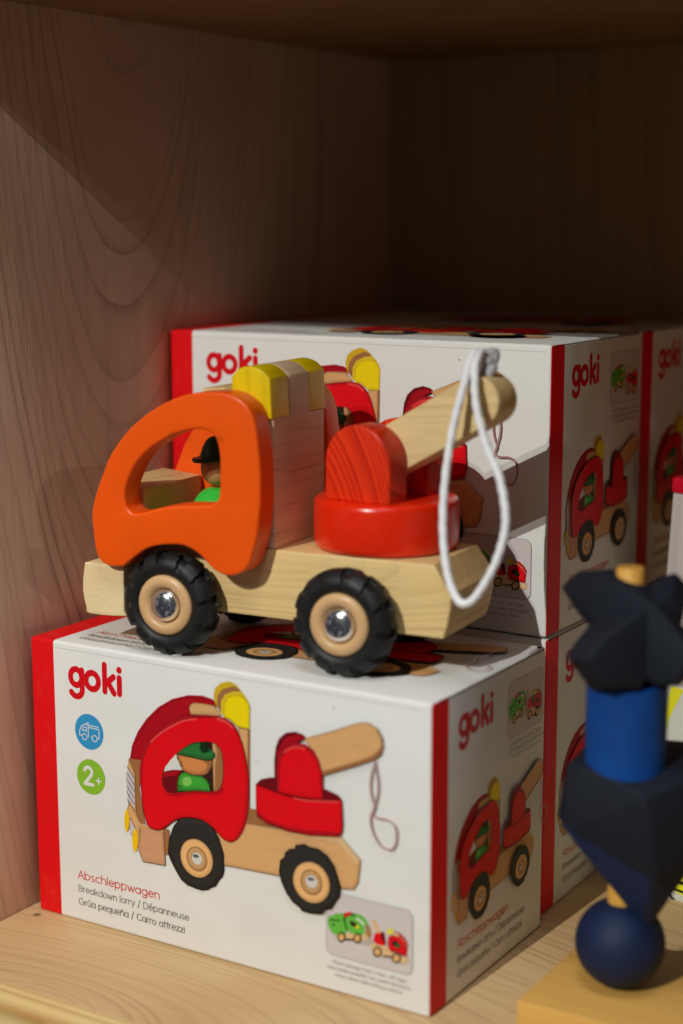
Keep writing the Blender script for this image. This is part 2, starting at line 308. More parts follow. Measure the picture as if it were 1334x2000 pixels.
('p','black',1,0,[(102.8,104.7),(102.8,104.6),(102.8,104.5),(102.7,104.4),(102.6,104.3),(102.5,104.3),(102.4,104.3),(102.3,104.3),(102.2,104.4),(102.2,104.5),(102.2,104.6),(102.2,104.7),(102.2,104.8),(102.3,104.9),(102.4,105.0),(102.5,105.0),(102.6,105.0),(102.7,105.0),(102.8,104.9),(102.8,104.8)]),
('p','black',1,0,[(103.8,104.4),(103.8,104.3),(103.7,104.2),(103.7,104.1),(103.6,104.0),(103.5,104.0),(103.4,104.0),(103.3,104.0),(103.2,104.1),(103.2,104.2),(103.1,104.3),(103.2,104.4),(103.2,104.5),(103.3,104.6),(103.4,104.7),(103.5,104.7),(103.6,104.7),(103.7,104.7),(103.7,104.6),(103.8,104.5)]),
('p','black',1,0,[(103.2,103.2),(103.2,103.0),(103.2,102.9),(103.1,102.8),(103.0,102.8),(102.9,102.7),(102.8,102.7),(102.7,102.8),(102.6,102.8),(102.6,102.9),(102.6,103.0),(102.6,103.2),(102.6,103.3),(102.7,103.4),(102.8,103.4),(102.9,103.5),(103.0,103.5),(103.1,103.4),(103.2,103.4),(103.2,103.3)]),
('p','black',1,0,[(104.0,102.8),(104.0,102.7),(103.9,102.6),(103.8,102.5),(103.8,102.4),(103.6,102.4),(103.5,102.4),(103.5,102.4),(103.4,102.5),(103.3,102.6),(103.3,102.7),(103.3,102.8),(103.4,102.9),(103.5,103.0),(103.6,103.1),(103.7,103.1),(103.8,103.1),(103.9,103.1),(103.9,103.0),(104.0,102.9)]),
('l','dred',1,1.0,[(92.1,87.1),(95.4,85.6),(101.0,86.6),(107.6,88.7),(113.1,90.1),(121.7,91.0),(126.6,92.3),(129.0,95.0)]),
('p','ddred',0,0,[(149.7,100.8),(153.1,104.2),(158.9,106.2),(176.2,109.0),(190.8,106.2),(198.6,104.4),(201.0,101.9),(182.9,96.3),(162.3,96.5)]),
('p','red',0,0,[(149.7,100.8),(156.5,100.0),(164.7,98.9),(172.7,98.2),(180.7,98.7),(191.9,100.4),(201.0,101.9),(201.7,89.0),(201.0,85.0),(198.0,82.7),(182.8,80.3),(169.1,79.8),(156.3,81.4),(150.5,84.1),(149.8,89.1)]),
('p','dred',0,0,[(149.8,87.1),(156.3,83.7),(169.1,82.2),(182.8,81.9),(198.6,84.3),(201.0,85.0),(198.0,82.7),(182.8,80.3),(169.1,79.8),(156.3,81.4),(150.5,84.1)]),
('l','hired',1,1.0,[(172.7,97.9),(180.7,98.1),(191.9,99.8),(198.6,100.8)]),
('p','ddred',0,0,[(161.4,101.4),(161.3,115.4),(162.3,122.6),(164.3,127.4),(168.4,131.0),(174.1,132.6),(178.6,131.7),(180.9,130.1),(169.5,123.8),(165.4,118.1),(164.7,99.4)]),
('p','dred',0,0,[(164.1,101.9),(163.1,115.7),(164.3,122.9),(167.2,127.8),(171.2,130.5),(176.4,131.6),(180.9,130.1),(169.5,123.8),(165.4,118.1),(164.9,99.5)]),
('p','wood',0,0,[(179.2,129.8),(187.6,133.2),(198.7,137.8),(208.5,142.1),(212.8,143.6),(217.1,143.8),(221.2,141.8),(223.9,137.7),(224.4,133.0),(223.0,129.1),(219.3,125.9),(210.7,121.8),(190.3,112.8),(187.5,119.9)]),
('p','dwood',0,0,[(224.4,134.9),(224.4,133.0),(223.0,129.1),(219.3,125.9),(210.7,121.8),(190.3,112.8),(189.7,114.9),(209.6,123.3),(218.2,127.6),(222.0,131.2)]),
('p','edge',0,0,[(163.3,99.2),(162.9,112.7),(164.4,118.9),(168.3,123.6),(174.1,126.7),(179.7,127.3),(185.1,124.9),(188.4,119.6),(190.0,113.5),(190.4,100.2),(178.4,99.0)]),
('p','red',0,0,[(164.1,99.3),(164.0,111.9),(165.4,117.6),(169.5,122.6),(174.6,125.0),(179.7,125.5),(184.2,123.5),(187.8,119.2),(189.5,113.4),(190.1,100.2),(180.7,99.1),(171.6,98.7)]),
('l','hired',1,1.0,[(167.7,121.0),(171.2,123.4),(175.2,124.7),(179.7,124.8)]),
('l','rope',1,1.0,[(220.1,124.8),(218.0,118.5),(217.4,111.6),(218.5,106.0),(219.9,102.3),(218.3,99.1),(217.4,95.0),(218.8,89.5),(222.1,84.2),(225.9,82.3),(229.1,82.5),(231.5,86.1),(231.9,92.0),(230.1,95.6),(226.3,97.0),(221.0,96.9),(218.5,98.7)]),
('l','rope',1,1.0,[(218.5,98.7),(219.9,103.3),(221.5,109.4),(221.5,116.2),(219.8,124.7)]),
('p','black',0,0,[(163.6,57.5),(164.5,63.8),(166.9,65.8),(167.5,68.5),(170.4,71.1),(173.3,71.7),(173.9,73.8),(179.2,75.4),(182.4,74.5),(187.5,74.6),(192.6,72.1),(196.5,67.4),(199.3,60.0),(200.0,57.7),(199.8,52.1),(197.5,49.1),(194.7,44.4),(191.3,43.2),(189.1,40.4),(185.6,39.8),(182.2,39.3),(177.1,39.4),(176.5,40.6),(171.9,42.9),(167.9,47.1),(165.0,52.6)]),
('p','wheel',1,0,[(194.3,56.3),(193.8,52.9),(192.2,49.8),(189.8,47.3),(186.7,45.6),(183.3,44.9),(179.9,45.3),(176.8,46.7),(174.3,49.1),(172.7,52.1),(172.2,55.4),(172.8,58.9),(174.4,62.0),(176.9,64.5),(180.0,66.1),(183.4,66.8),(186.8,66.4),(189.9,64.9),(192.3,62.6),(193.8,59.6)]),
('p','rimd',1,0,[(189.9,56.3),(189.6,54.2),(188.7,52.2),(187.2,50.6),(185.3,49.6),(183.3,49.2),(181.3,49.4),(179.4,50.3),(178.0,51.8),(177.0,53.7),(176.7,55.8),(177.1,58.0),(178.0,59.9),(179.5,61.5),(181.3,62.5),(183.4,62.9),(185.4,62.7),(187.2,61.8),(188.7,60.3),(189.6,58.4)]),
('p','rim',1,0,[(188.5,56.5),(188.2,54.8),(187.4,53.2),(186.3,52.0),(184.8,51.1),(183.2,50.8),(181.6,51.0),(180.1,51.7),(179.0,52.9),(178.2,54.4),(178.0,56.2),(178.2,57.9),(179.0,59.5),(180.2,60.7),(181.6,61.6),(183.3,61.9),(184.9,61.7),(186.3,61.0),(187.5,59.8),(188.2,58.2)]),
('p','rimd',1,0,[(187.2,56.6),(187.0,55.5),(186.5,54.4),(185.6,53.5),(184.5,53.0),(183.3,52.7),(182.1,52.9),(181.0,53.4),(180.2,54.1),(179.6,55.2),(179.5,56.3),(179.7,57.5),(180.2,58.6),(181.1,59.4),(182.2,60.0),(183.4,60.2),(184.6,60.1),(185.6,59.6),(186.5,58.8),(187.0,57.8)]),
('p','silv',1,0,[(186.9,56.6),(186.7,55.5),(186.2,54.6),(185.4,53.8),(184.4,53.2),(183.3,53.0),(182.2,53.2),(181.3,53.6),(180.5,54.3),(180.0,55.3),(179.8,56.3),(180.0,57.4),(180.5,58.4),(181.3,59.2),(182.3,59.7),(183.4,59.9),(184.5,59.8),(185.4,59.3),(186.2,58.6),(186.7,57.7)]),
('p','dsilv',1,0,[(185.1,57.8),(185.0,57.5),(184.7,57.2),(184.2,57.0),(183.6,56.9),(183.0,56.8),(182.4,56.8),(181.8,56.9),(181.3,57.1),(181.1,57.4),(181.0,57.6),(181.1,57.9),(181.4,58.2),(181.8,58.4),(182.4,58.6),(183.0,58.6),(183.7,58.6),(184.2,58.5),(184.7,58.3),(185.0,58.1)])]
INSET_ART=[('p','shade',1,0,[(192.5,32.5),(197.8,28.7),(203.8,29.4),(211.8,29.1),(217.4,29.7),(217.4,34.0),(203.8,33.0),(195.8,31.1)]),
('p','shade',1,0,[(217.4,29.7),(222.1,26.1),(231.5,24.8),(236.1,24.5),(238.4,27.2),(235.3,30.4)]),
('p','lwood',0,0,[(195.8,31.1),(214.2,35.8),(215.8,34.3),(214.8,32.3),(211.0,31.1),(202.2,29.5),(197.8,29.4)]),
('p','dgreen',0,0,[(196.2,41.8),(207.0,44.6),(211.0,44.4),(214.2,42.6),(215.8,40.1),(214.2,39.0),(203.8,36.6),(194.2,35.8)]),
('p','lgreen2',0,0,[(192.0,36.8),(192.5,39.3),(194.2,40.4),(196.0,40.8),(196.6,41.9),(201.2,43.1),(201.6,40.8),(203.4,34.4),(202.6,32.5),(198.6,31.4),(196.6,30.9),(194.1,31.8),(192.5,34.4)]),
('p','lgreen2',0,0,[(202.4,39.9),(203.4,41.8),(205.9,42.9),(209.0,42.5),(211.8,41.0),(213.2,38.8),(213.6,35.3),(211.8,34.3),(207.8,33.6),(205.0,33.6),(203.4,35.8)]),
('p','lgreen2',0,0,[(207.0,44.1),(209.8,44.8),(212.6,44.1),(215.0,42.1),(215.8,40.3),(214.2,39.7),(211.8,41.7),(208.6,43.2)]),
('l','white',1,1.2,[(209.0,42.2),(211.8,41.0),(213.0,39.8)]),
('p','dark',0,0,[(204.6,39.9),(207.0,40.3),(209.0,39.3),(209.8,38.0),(207.8,37.1),(205.6,37.8)]),
('p','yel',1,0,[(210.3,38.0),(210.2,37.7),(210.1,37.5),(209.8,37.3),(209.5,37.1),(209.2,36.9),(208.8,36.9),(208.5,36.9),(208.3,37.1),(208.1,37.3),(208.0,37.5),(208.1,37.7),(208.3,38.0),(208.5,38.2),(208.8,38.4),(209.2,38.5),(209.5,38.6),(209.8,38.5),(210.1,38.4),(210.2,38.2)]),
('p','dgreen',1,0,[(195.1,38.2),(195.0,38.0),(194.9,37.9),(194.7,37.7),(194.4,37.5),(194.2,37.5),(193.9,37.4),(193.6,37.4),(193.4,37.5),(193.3,37.7),(193.3,37.8),(193.3,38.0),(193.4,38.2),(193.6,38.4),(193.9,38.5),(194.2,38.6),(194.4,38.7),(194.7,38.6),(194.9,38.5),(195.0,38.4)]),
('p','dgreen',1,0,[(197.1,38.6),(197.0,38.4),(196.9,38.2),(196.7,38.1),(196.5,37.9),(196.2,37.8),(195.9,37.8),(195.7,37.8),(195.5,37.9),(195.3,38.1),(195.3,38.2),(195.3,38.4),(195.5,38.6),(195.7,38.8),(195.9,38.9),(196.2,39.0),(196.5,39.0),(196.7,39.0),(196.9,38.9),(197.0,38.8)]),
('p','dgreen',1,0,[(199.3,38.9),(199.3,38.7),(199.1,38.5),(198.9,38.4),(198.7,38.2),(198.4,38.1),(198.1,38.1),(197.9,38.1),(197.7,38.2),(197.6,38.3),(197.5,38.5),(197.6,38.7),(197.7,38.9),(197.9,39.1),(198.1,39.2),(198.4,39.3),(198.7,39.3),(198.9,39.3),(199.1,39.2),(199.3,39.1)]),
('p','dgreen',1,0,[(196.5,36.0),(196.4,35.8),(196.3,35.6),(196.1,35.5),(195.8,35.3),(195.6,35.2),(195.3,35.2),(195.0,35.2),(194.8,35.3),(194.7,35.4),(194.7,35.6),(194.7,35.8),(194.8,36.0),(195.0,36.2),(195.3,36.3),(195.6,36.4),(195.8,36.4),(196.1,36.4),(196.3,36.3),(196.4,36.2)]),
('l','dgreen',0,1.0,[(201.4,40.8),(202.3,37.7),(203.4,34.7)]),
('p','red',0,0,[(201.6,42.6),(202.6,43.8),(204.7,44.6),(205.9,45.0),(206.3,44.1),(203.8,42.2),(201.8,41.2)]),
('p','rimd',0,0,[(213.8,40.0),(216.2,40.4),(217.8,35.5),(215.8,33.6),(214.2,35.4)]),
('p','dark',0,0,[(202.6,30.2),(207.4,31.1),(207.4,30.3),(202.6,29.1)]),
('p','black',1,0,[(202.6,30.9),(202.5,30.0),(202.2,29.2),(201.6,28.4),(201.0,27.9),(200.2,27.5),(199.5,27.5),(198.8,27.7),(198.2,28.2),(197.9,28.9),(197.8,29.8),(197.9,30.6),(198.2,31.5),(198.8,32.2),(199.5,32.8),(200.2,33.1),(201.0,33.1),(201.6,32.9),(202.2,32.4),(202.5,31.7)]),
('p','wheel',1,0,[(201.8,30.7),(201.7,30.1),(201.5,29.5),(201.1,29.0),(200.6,28.6),(200.1,28.4),(199.6,28.4),(199.1,28.5),(198.8,28.9),(198.5,29.3),(198.4,29.9),(198.5,30.5),(198.8,31.1),(199.1,31.6),(199.6,32.0),(200.1,32.2),(200.7,32.2),(201.1,32.1),(201.5,31.7),(201.7,31.3)]),
('p','black',1,0,[(211.8,32.5),(211.7,31.6),(211.4,30.8),(210.8,30.0),(210.2,29.5),(209.4,29.2),(208.7,29.1),(208.0,29.4),(207.5,29.9),(207.2,30.6),(207.0,31.4),(207.2,32.3),(207.5,33.1),(208.0,33.8),(208.7,34.4),(209.4,34.7),(210.2,34.7),(210.8,34.5),(211.4,34.0),(211.7,33.3)]),
('p','wheel',1,0,[(211.0,32.3),(210.9,31.7),(210.7,31.1),(210.3,30.6),(209.9,30.3),(209.4,30.0),(208.8,30.0),(208.4,30.2),(208.0,30.5),(207.8,31.0),(207.7,31.5),(207.8,32.1),(208.0,32.7),(208.4,33.2),(208.8,33.6),(209.4,33.8),(209.9,33.8),(210.3,33.7),(210.7,33.4),(210.9,32.9)]),
('p','lwood',0,0,[(217.4,43.2),(219.3,44.0),(220.9,42.0),(222.5,39.1),(224.8,37.9),(220.5,36.9),(219.3,38.8)]),
('p','lwood',0,0,[(217.0,30.7),(219.7,31.3),(226.0,31.7),(228.7,30.2),(233.0,27.7),(237.3,29.4),(238.1,25.7),(235.4,25.0),(228.8,26.3),(219.8,25.5),(217.4,27.9)]),
('p','ddred',0,0,[(222.5,38.4),(224.8,38.6),(225.8,32.4),(222.9,31.7),(222.1,35.5)]),
('p','red',0,0,[(218.6,33.9),(219.3,36.6),(220.9,37.9),(222.5,37.3),(223.3,34.7),(225.2,32.3),(223.7,31.5),(220.5,31.5),(218.8,32.2)]),
('p','dred',0,0,[(229.9,40.5),(233.7,40.3),(236.5,38.1),(238.2,35.3),(237.6,34.1),(233.4,36.3)]),
('p','lwood',0,0,[(229.1,39.3),(231.8,39.9),(235.7,37.2),(237.2,34.4),(236.1,33.4),(233.0,37.0)]),
('p','lyel',0,0,[(226.0,39.2),(227.2,41.1),(229.1,41.7),(230.1,40.9),(229.1,38.9),(226.8,37.9)]),
('p','red',0,0,[(226.6,32.9),(227.0,37.0),(229.1,38.4),(231.8,38.3),(234.9,36.7),(237.2,34.2),(237.8,33.8),(237.1,28.8),(234.6,29.1),(231.5,30.0),(228.8,29.3),(227.2,30.9)]),
('p','dark',0,0,[(229.1,35.5),(231.1,36.1),(233.4,34.9),(234.2,32.9),(233.4,32.1),(231.1,32.6),(229.3,33.2)]),
('p','dgreen',1,0,[(233.5,33.9),(233.5,33.5),(233.3,33.2),(233.0,32.9),(232.6,32.6),(232.2,32.5),(231.8,32.4),(231.5,32.5),(231.2,32.7),(231.0,32.9),(230.9,33.2),(231.0,33.6),(231.2,33.9),(231.5,34.2),(231.8,34.5),(232.2,34.6),(232.6,34.7),(233.0,34.6),(233.3,34.4),(233.5,34.2)]),
('l','hired',1,1.0,[(233.0,38.4),(234.9,37.0),(236.1,35.9)]),
('p','dark',0,0,[(223.7,26.5),(229.1,27.4),(229.2,26.7),(223.7,25.8)]),
('p','black',1,0,[(223.5,28.2),(223.4,27.4),(223.0,26.5),(222.5,25.8),(221.7,25.2),(220.9,24.9),(220.1,24.8),(219.4,25.0),(218.8,25.5),(218.5,26.2),(218.3,27.0),(218.5,27.9),(218.8,28.7),(219.4,29.5),(220.1,30.0),(220.9,30.4),(221.7,30.4),(222.4,30.2),(223.0,29.7),(223.4,29.1)]),
('p','wheel',1,0,[(222.7,28.1),(222.6,27.4),(222.4,26.8),(222.0,26.3),(221.5,25.9),(220.9,25.7),(220.4,25.6),(219.9,25.8),(219.5,26.1),(219.2,26.6),(219.2,27.2),(219.2,27.8),(219.5,28.4),(219.9,29.0),(220.4,29.3),(220.9,29.6),(221.5,29.6),(222.0,29.4),(222.4,29.1),(222.6,28.6)]),
('p','black',1,0,[(234.2,27.6),(234.0,26.7),(233.7,25.9),(233.1,25.1),(232.4,24.6),(231.6,24.2),(230.8,24.2),(230.1,24.4),(229.5,24.9),(229.2,25.5),(229.0,26.3),(229.2,27.2),(229.5,28.1),(230.1,28.8),(230.8,29.4),(231.6,29.7),(232.4,29.7),(233.1,29.5),(233.7,29.1),(234.0,28.4)]),
('p','wheel',1,0,[(233.3,27.4),(233.3,26.8),(233.0,26.2),(232.6,25.6),(232.1,25.3),(231.6,25.0),(231.1,25.0),(230.6,25.1),(230.2,25.5),(229.9,26.0),(229.9,26.5),(229.9,27.2),(230.2,27.8),(230.6,28.3),(231.1,28.7),(231.6,28.9),(232.1,28.9),(232.6,28.8),(233.0,28.4),(233.3,28.0)])]
CAB=[(-41.2, 49.0), (-35.6, 45.4), (-26.4, 45.7), (-24.1, 47.1), (-18.3, 51.6), (-12.6, 55.6), (-6.9, 57.9), (-0.2, 59.3), (8.5, 60.0), (14.0, 59.1), (20.5, 55.8), (26.9, 50.2), (32.2, 47.3), (37.6, 46.6), (44.0, 48.4), (48.7, 52.6), (51.8, 61.0), (53.9, 69.0), (55.5, 81.6), (56.0, 90.1), (56.0, 98.8), (55.5, 107.5), (54.5, 117.6), (52.9, 126.2), (49.5, 132.6), (44.3, 136.7), (37.3, 139.0), (30.4, 139.2), (20.3, 138.5), (10.1, 136.0), (0.1, 131.9), (-10.5, 125.7), (-21.2, 117.2), (-32.1, 104.1), (-37.7, 92.8), (-42.4, 81.6), (-44.7, 72.3), (-44.4, 64.9), (-43.4, 55.7)]
CABWIN=[(-23.8, 84.7), (-21.9, 91.1), (-17.3, 99.4), (-11.0, 106.2), (-3.6, 111.5), (5.8, 116.4), (14.0, 119.1), (22.1, 120.3), (27.1, 119.5), (30.0, 117.3), (32.0, 113.1), (33.0, 106.2), (32.9, 97.3), (32.5, 88.6), (30.9, 84.2), (27.3, 82.1), (19.2, 81.2), (13.2, 80.8), (3.9, 79.6), (-6.4, 77.3), (-11.7, 75.5), (-17.7, 74.4), (-20.8, 75.4), (-23.2, 78.4)]

# ------------------------------------------------------------ materials
M_wall = wood('side_plywood', (216, 184, 158), (104, 70, 48), 'z', 55, (.120, .80), 5.0, 'yz', .6, .62, .25, .018, tint=(190, 152, 124), pw=5.0, even=.5)
M_back = wood('back_plywood', (166, 138, 98), (118, 92, 58), 'z', 60, (.45, .9), 4.2, 'xz', .6, .55, .3, .012)
M_floor = wood('shelf_plywood', (208, 176, 130), (136, 98, 58), 'x', 95, (-.072, .095), 2.3, 'xy', .85, .5, .25, .016, tint=(186, 148, 96), pw=4.0, even=.3)
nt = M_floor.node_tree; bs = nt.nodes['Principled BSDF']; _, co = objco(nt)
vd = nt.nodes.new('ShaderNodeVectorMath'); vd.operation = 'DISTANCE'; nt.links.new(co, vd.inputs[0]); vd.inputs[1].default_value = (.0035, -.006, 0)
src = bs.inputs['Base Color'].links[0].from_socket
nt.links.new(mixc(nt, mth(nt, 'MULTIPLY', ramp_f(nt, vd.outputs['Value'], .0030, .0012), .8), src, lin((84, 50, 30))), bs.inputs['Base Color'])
M_ceil = wood('upper_plywood', (146, 114, 72), (88, 62, 34), 'x', 75, (-.02, .3), 4.0, 'xy', .6, .5, .3, .012)
M_edge = wood('pine_edging', (238, 212, 146), (168, 118, 56), 'x', 150, (-.13, .03), 5.0, 'yz', .9, .45, .2, .006, pw=2.0, even=.8)
M_beech = wood('beech', (232, 200, 138), (168, 118, 66), 'x', 190, (.06, .02), 6.0, 'xz', .42, .42, .75, .004, bumpd=.00012)
M_boom = wood('boom_beech', (232, 204, 148), (178, 136, 84), 'x', 150, (-.03, .02), 8.0, 'yz', .35, .45, .3, .003)
M_end = paint('end_grain', (238, 214, 165), .5, .3, dark=(200, 160, 105), coat=0, bumpd=.0003)
M_post = wood('post_wood', (228, 196, 160), (160, 110, 76), 'y', 160, (.0, .0), 6.0, 'yz', .4, .5, 1.0, .004, bumpd=.00018, porescale=.7)
M_orange = paint('orange_lacquer', (248, 90, 4), .38, .18, grain=.05, gaxis=(9, 6, 55), coat=.22, scuff=.6, bumpd=.00009)
M_cheek = wood('red_stained_wood', (246, 62, 20), (176, 12, 4), 'z', 210, (.045, .050), 1.45, 'xz', 1.0, .38, .05, .005, pw=1.3, even=.85)
M_turret = paint('red_lacquer', (238, 42, 6), .26, .10, coat=.5)
M_yellow = paint('yellow_lacquer', (236, 206, 0), .42, .1, grain=.25, gaxis=(34, 4, -34), dark=(190, 150, 0), coat=.08)
M_rubber = paint('black_rubber', (30, 31, 31), .47, .3, dark=(15, 15, 15), coat=0, bumpd=.0001)
M_rim = paint('tan_plastic', (214, 172, 122), .38, .08, coat=.15)
M_cord = paint('white_cotton_cord', (250, 250, 252), .9, .05, grain=.06, gaxis=(600, 600, 900), coat=0, bumpd=.0004)
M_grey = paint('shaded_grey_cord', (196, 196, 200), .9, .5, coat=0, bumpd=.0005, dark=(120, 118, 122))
M_hat = paint('dark_green_lacquer', (14, 58, 28), .4, .1)
M_face = wood('doll_head_wood', (214, 160, 104), (140, 88, 50), 'z', 160, (0, 0), 5, 'xz', .4, .45, .6, .003)
M_shirt = paint('bright_green_lacquer', (60, 205, 70), .3, .05)
M_navy = paint('navy_stained_wood', (17, 24, 36), .75, .5, grain=.2, gaxis=(60, 60, 160), dark=(12, 16, 26), coat=0)
M_navy2 = paint('dark_blue_stain', (13, 32, 66), .62, .5, dark=(10, 18, 38), coat=0)
M_blue = paint('blue_stained_wood', (0, 72, 150), .6, .6, dark=(0, 40, 96), coat=0)
M_dowel = wood('honey_dowel', (228, 172, 78), (180, 120, 44), 'z', 140, (0, 0), 5, 'xz', .3, .45, .4, .003)
M_plank = wood('honey_plank', (214, 166, 86), (158, 108, 46), 'x', 90, (.04, .3), 7.0, 'xy', .6, .5, .35, .012)
m, nt, bs = newmat('polished_chrome'); bs.inputs['Metallic'].default_value = 1
_, co = objco(nt); n1 = N(nt, 'ShaderNodeTexNoise', Scale=1100.0, Detail=4.0); nt.links.new(co, n1.inputs['Vector'])
n0 = N(nt, 'ShaderNodeTexNoise', Scale=160.0, Detail=2.0); nt.links.new(co, n0.inputs['Vector'])
wear = mth(nt, 'MULTIPLY', ramp_f(nt, n1.outputs['Fac'], .50, .75), ramp_f(nt, n0.outputs['Fac'], .42, .6))
nt.links.new(mixc(nt, wear, (.90, .91, .95), (.55, .55, .58)), bs.inputs['Base Color'])
nt.links.new(mth(nt, 'MULTIPLY_ADD', wear, .25, .15), bs.inputs['Roughness']); M_chrome = m

W, D, H = .25, .1262, .1578
def card_material(name, white=(230, 230, 226)):
    m, nt, bs = newmat(name); _, co = objco(nt); sp = nt.nodes.new('ShaderNodeSeparateXYZ'); nt.links.new(co, sp.inputs[0])
    x, y, z = sp.outputs
    onside = mth(nt, 'GREATER_THAN', x, W-.0005)
    red = mth(nt, 'MAXIMUM', mth(nt, 'LESS_THAN', x, .0166), mth(nt, 'MULTIPLY', onside, mth(nt, 'LESS_THAN', y, .0168)))
    v, _ = objco(nt, scale=(1, 1, 1))
    n = N(nt, 'ShaderNodeTexNoise', Scale=30.0, Detail=6.0); nt.links.new(co, n.inputs['Vector'])
    # faint column of pale marks down the red band
    vo = N(nt, 'ShaderNodeTexVoronoi', Scale=62.0); nt.links.new(co, vo.inputs['Vector'])
    n3 = N(nt, 'ShaderNodeTexNoise', Scale=420.0, Detail=2.0); nt.links.new(co, n3.inputs['Vector'])
    inb = mth(nt, 'MULTIPLY', mth(nt, 'GREATER_THAN', x, .0040), mth(nt, 'LESS_THAN', x, .0125))
    mk = mth(nt, 'MULTIPLY', inb, mth(nt, 'MULTIPLY', ramp_f(nt, vo.outputs['Distance'], .42, .18), ramp_f(nt, n3.outputs['Fac'], .46, .54)))
    rc = mixc(nt, mth(nt, 'MULTIPLY', mk, .22), lin((224, 8, 18)), lin((238, 90, 60)))
    wc = mixc(nt, mth(nt, 'MULTIPLY', n.outputs['Fac'], .35), lin(white), lin((218, 217, 212)))
    sv = N(nt, 'ShaderNodeTexVoronoi', Scale=95.0); nt.links.new(co, sv.inputs['Vector'])
    sm, _ = objco(nt, scale=(300, 300, 700)); s2 = N(nt, 'ShaderNodeTexNoise', Scale=1.0, Detail=2.0); nt.links.new(sm, s2.inputs['Vector'])
    spk = mth(nt, 'MULTIPLY', ramp_f(nt, sv.outputs['Distance'], .10, .05), ramp_f(nt, s2.outputs['Fac'], .60, .66))
    sc = N(nt, 'ShaderNodeTexNoise', Scale=11.0, Detail=8.0, Roughness=.7); nt.links.new(co, sc.inputs['Vector'])
    wc = mixc(nt, mth(nt, 'MULTIPLY', ramp_f(nt, sc.outputs['Fac'], .60, .74), .10), wc, lin((186, 180, 168)))
    wc = mixc(nt, mth(nt, 'MULTIPLY', spk, .7), wc, lin((120, 114, 104)))
    nt.links.new(mixc(nt, red, wc, rc), bs.inputs['Base Color'])
    bs.inputs['Roughness'].default_value = .5; bs.inputs['Specular IOR Level'].default_value = .25
    n4 = N(nt, 'ShaderNodeTexNoise', Scale=14.0, Detail=2.0); nt.links.new(co, n4.inputs['Vector'])
    n5 = N(nt, 'ShaderNodeTexNoise', Scale=1500.0, Detail=1.0); nt.links.new(co, n5.inputs['Vector'])
    bump(nt, bs, mth(nt, 'ADD', n4.outputs['Fac'], mth(nt, 'MULTIPLY', n5.outputs['Fac'], .012)), .0022)
    return m
M_card = card_material('printed_card')

PAL = dict(edge=(176, 24, 38), dred=(176, 8, 26), ddred=(112, 6, 18), red=(226, 6, 22), hired=(236, 70, 66), wood=(214, 164, 110), dwood=(168, 112, 66),
  lwood=(230, 192, 140), bump=(206, 152, 112), dyel=(214, 176, 30), myel=(226, 196, 40), yel=(244, 216, 8), oyel=(246, 196, 10), lyel=(232, 222, 60), lilac=(206, 196, 200),
  black=(34, 32, 30), dtyre=(52, 48, 46), wheel=(222, 172, 112), rim=(206, 160, 104), rimd=(172, 126, 80), silv=(214, 210, 202), dsilv=(96, 90, 84),
  dark=(58, 28, 22), white=(222, 220, 214), head=(196, 124, 70), green=(60, 150, 50), lgreen=(130, 200, 90), dgreen=(38, 104, 48), xgreen=(14, 44, 20),
  rope=(176, 132, 134), shade=(186, 172, 166), lgreen2=(104, 188, 66), logo=(216, 10, 26), title=(206, 62, 40), text=(118, 120, 114), tiny=(140, 138, 132),
  cblue=(52, 150, 204), cgreen=(138, 190, 50), panel=(210, 201, 199), pborder=(150, 142, 140), thin=(228, 226, 222), slit=(36, 36, 28),
  ybox=(226, 224, 40), bk=(24, 26, 22), crease=(206, 204, 199), speck=(150, 146, 138), lred=(206, 22, 44))
PM = {}
def pmat(c):
    if c not in PM:
        m, nt, bs = newmat('print_'+c); _, co = objco(nt)
        b = lin(PAL[c])
        g = c.split('_')[0] in ('wood', 'dwood', 'lwood', 'bump', 'head')
        mp, _ = objco(nt, scale=(60, 60, 500) if g else (120, 120, 120))
        n = N(nt, 'ShaderNodeTexNoise', Scale=1.0, Detail=4.0); nt.links.new(mp, n.inputs['Vector'])
        col = mixc(nt, mth(nt, 'MULTIPLY', n.outputs['Fac'], .5 if g else .22), b, tuple(v*.6 for v in b))
        nt.links.new(col, bs.inputs['Base Color']); bs.inputs['Roughness'].default_value = .5; bs.inputs['Specular IOR Level'].default_value = .2
        PM[c] = m
    return PM[c]

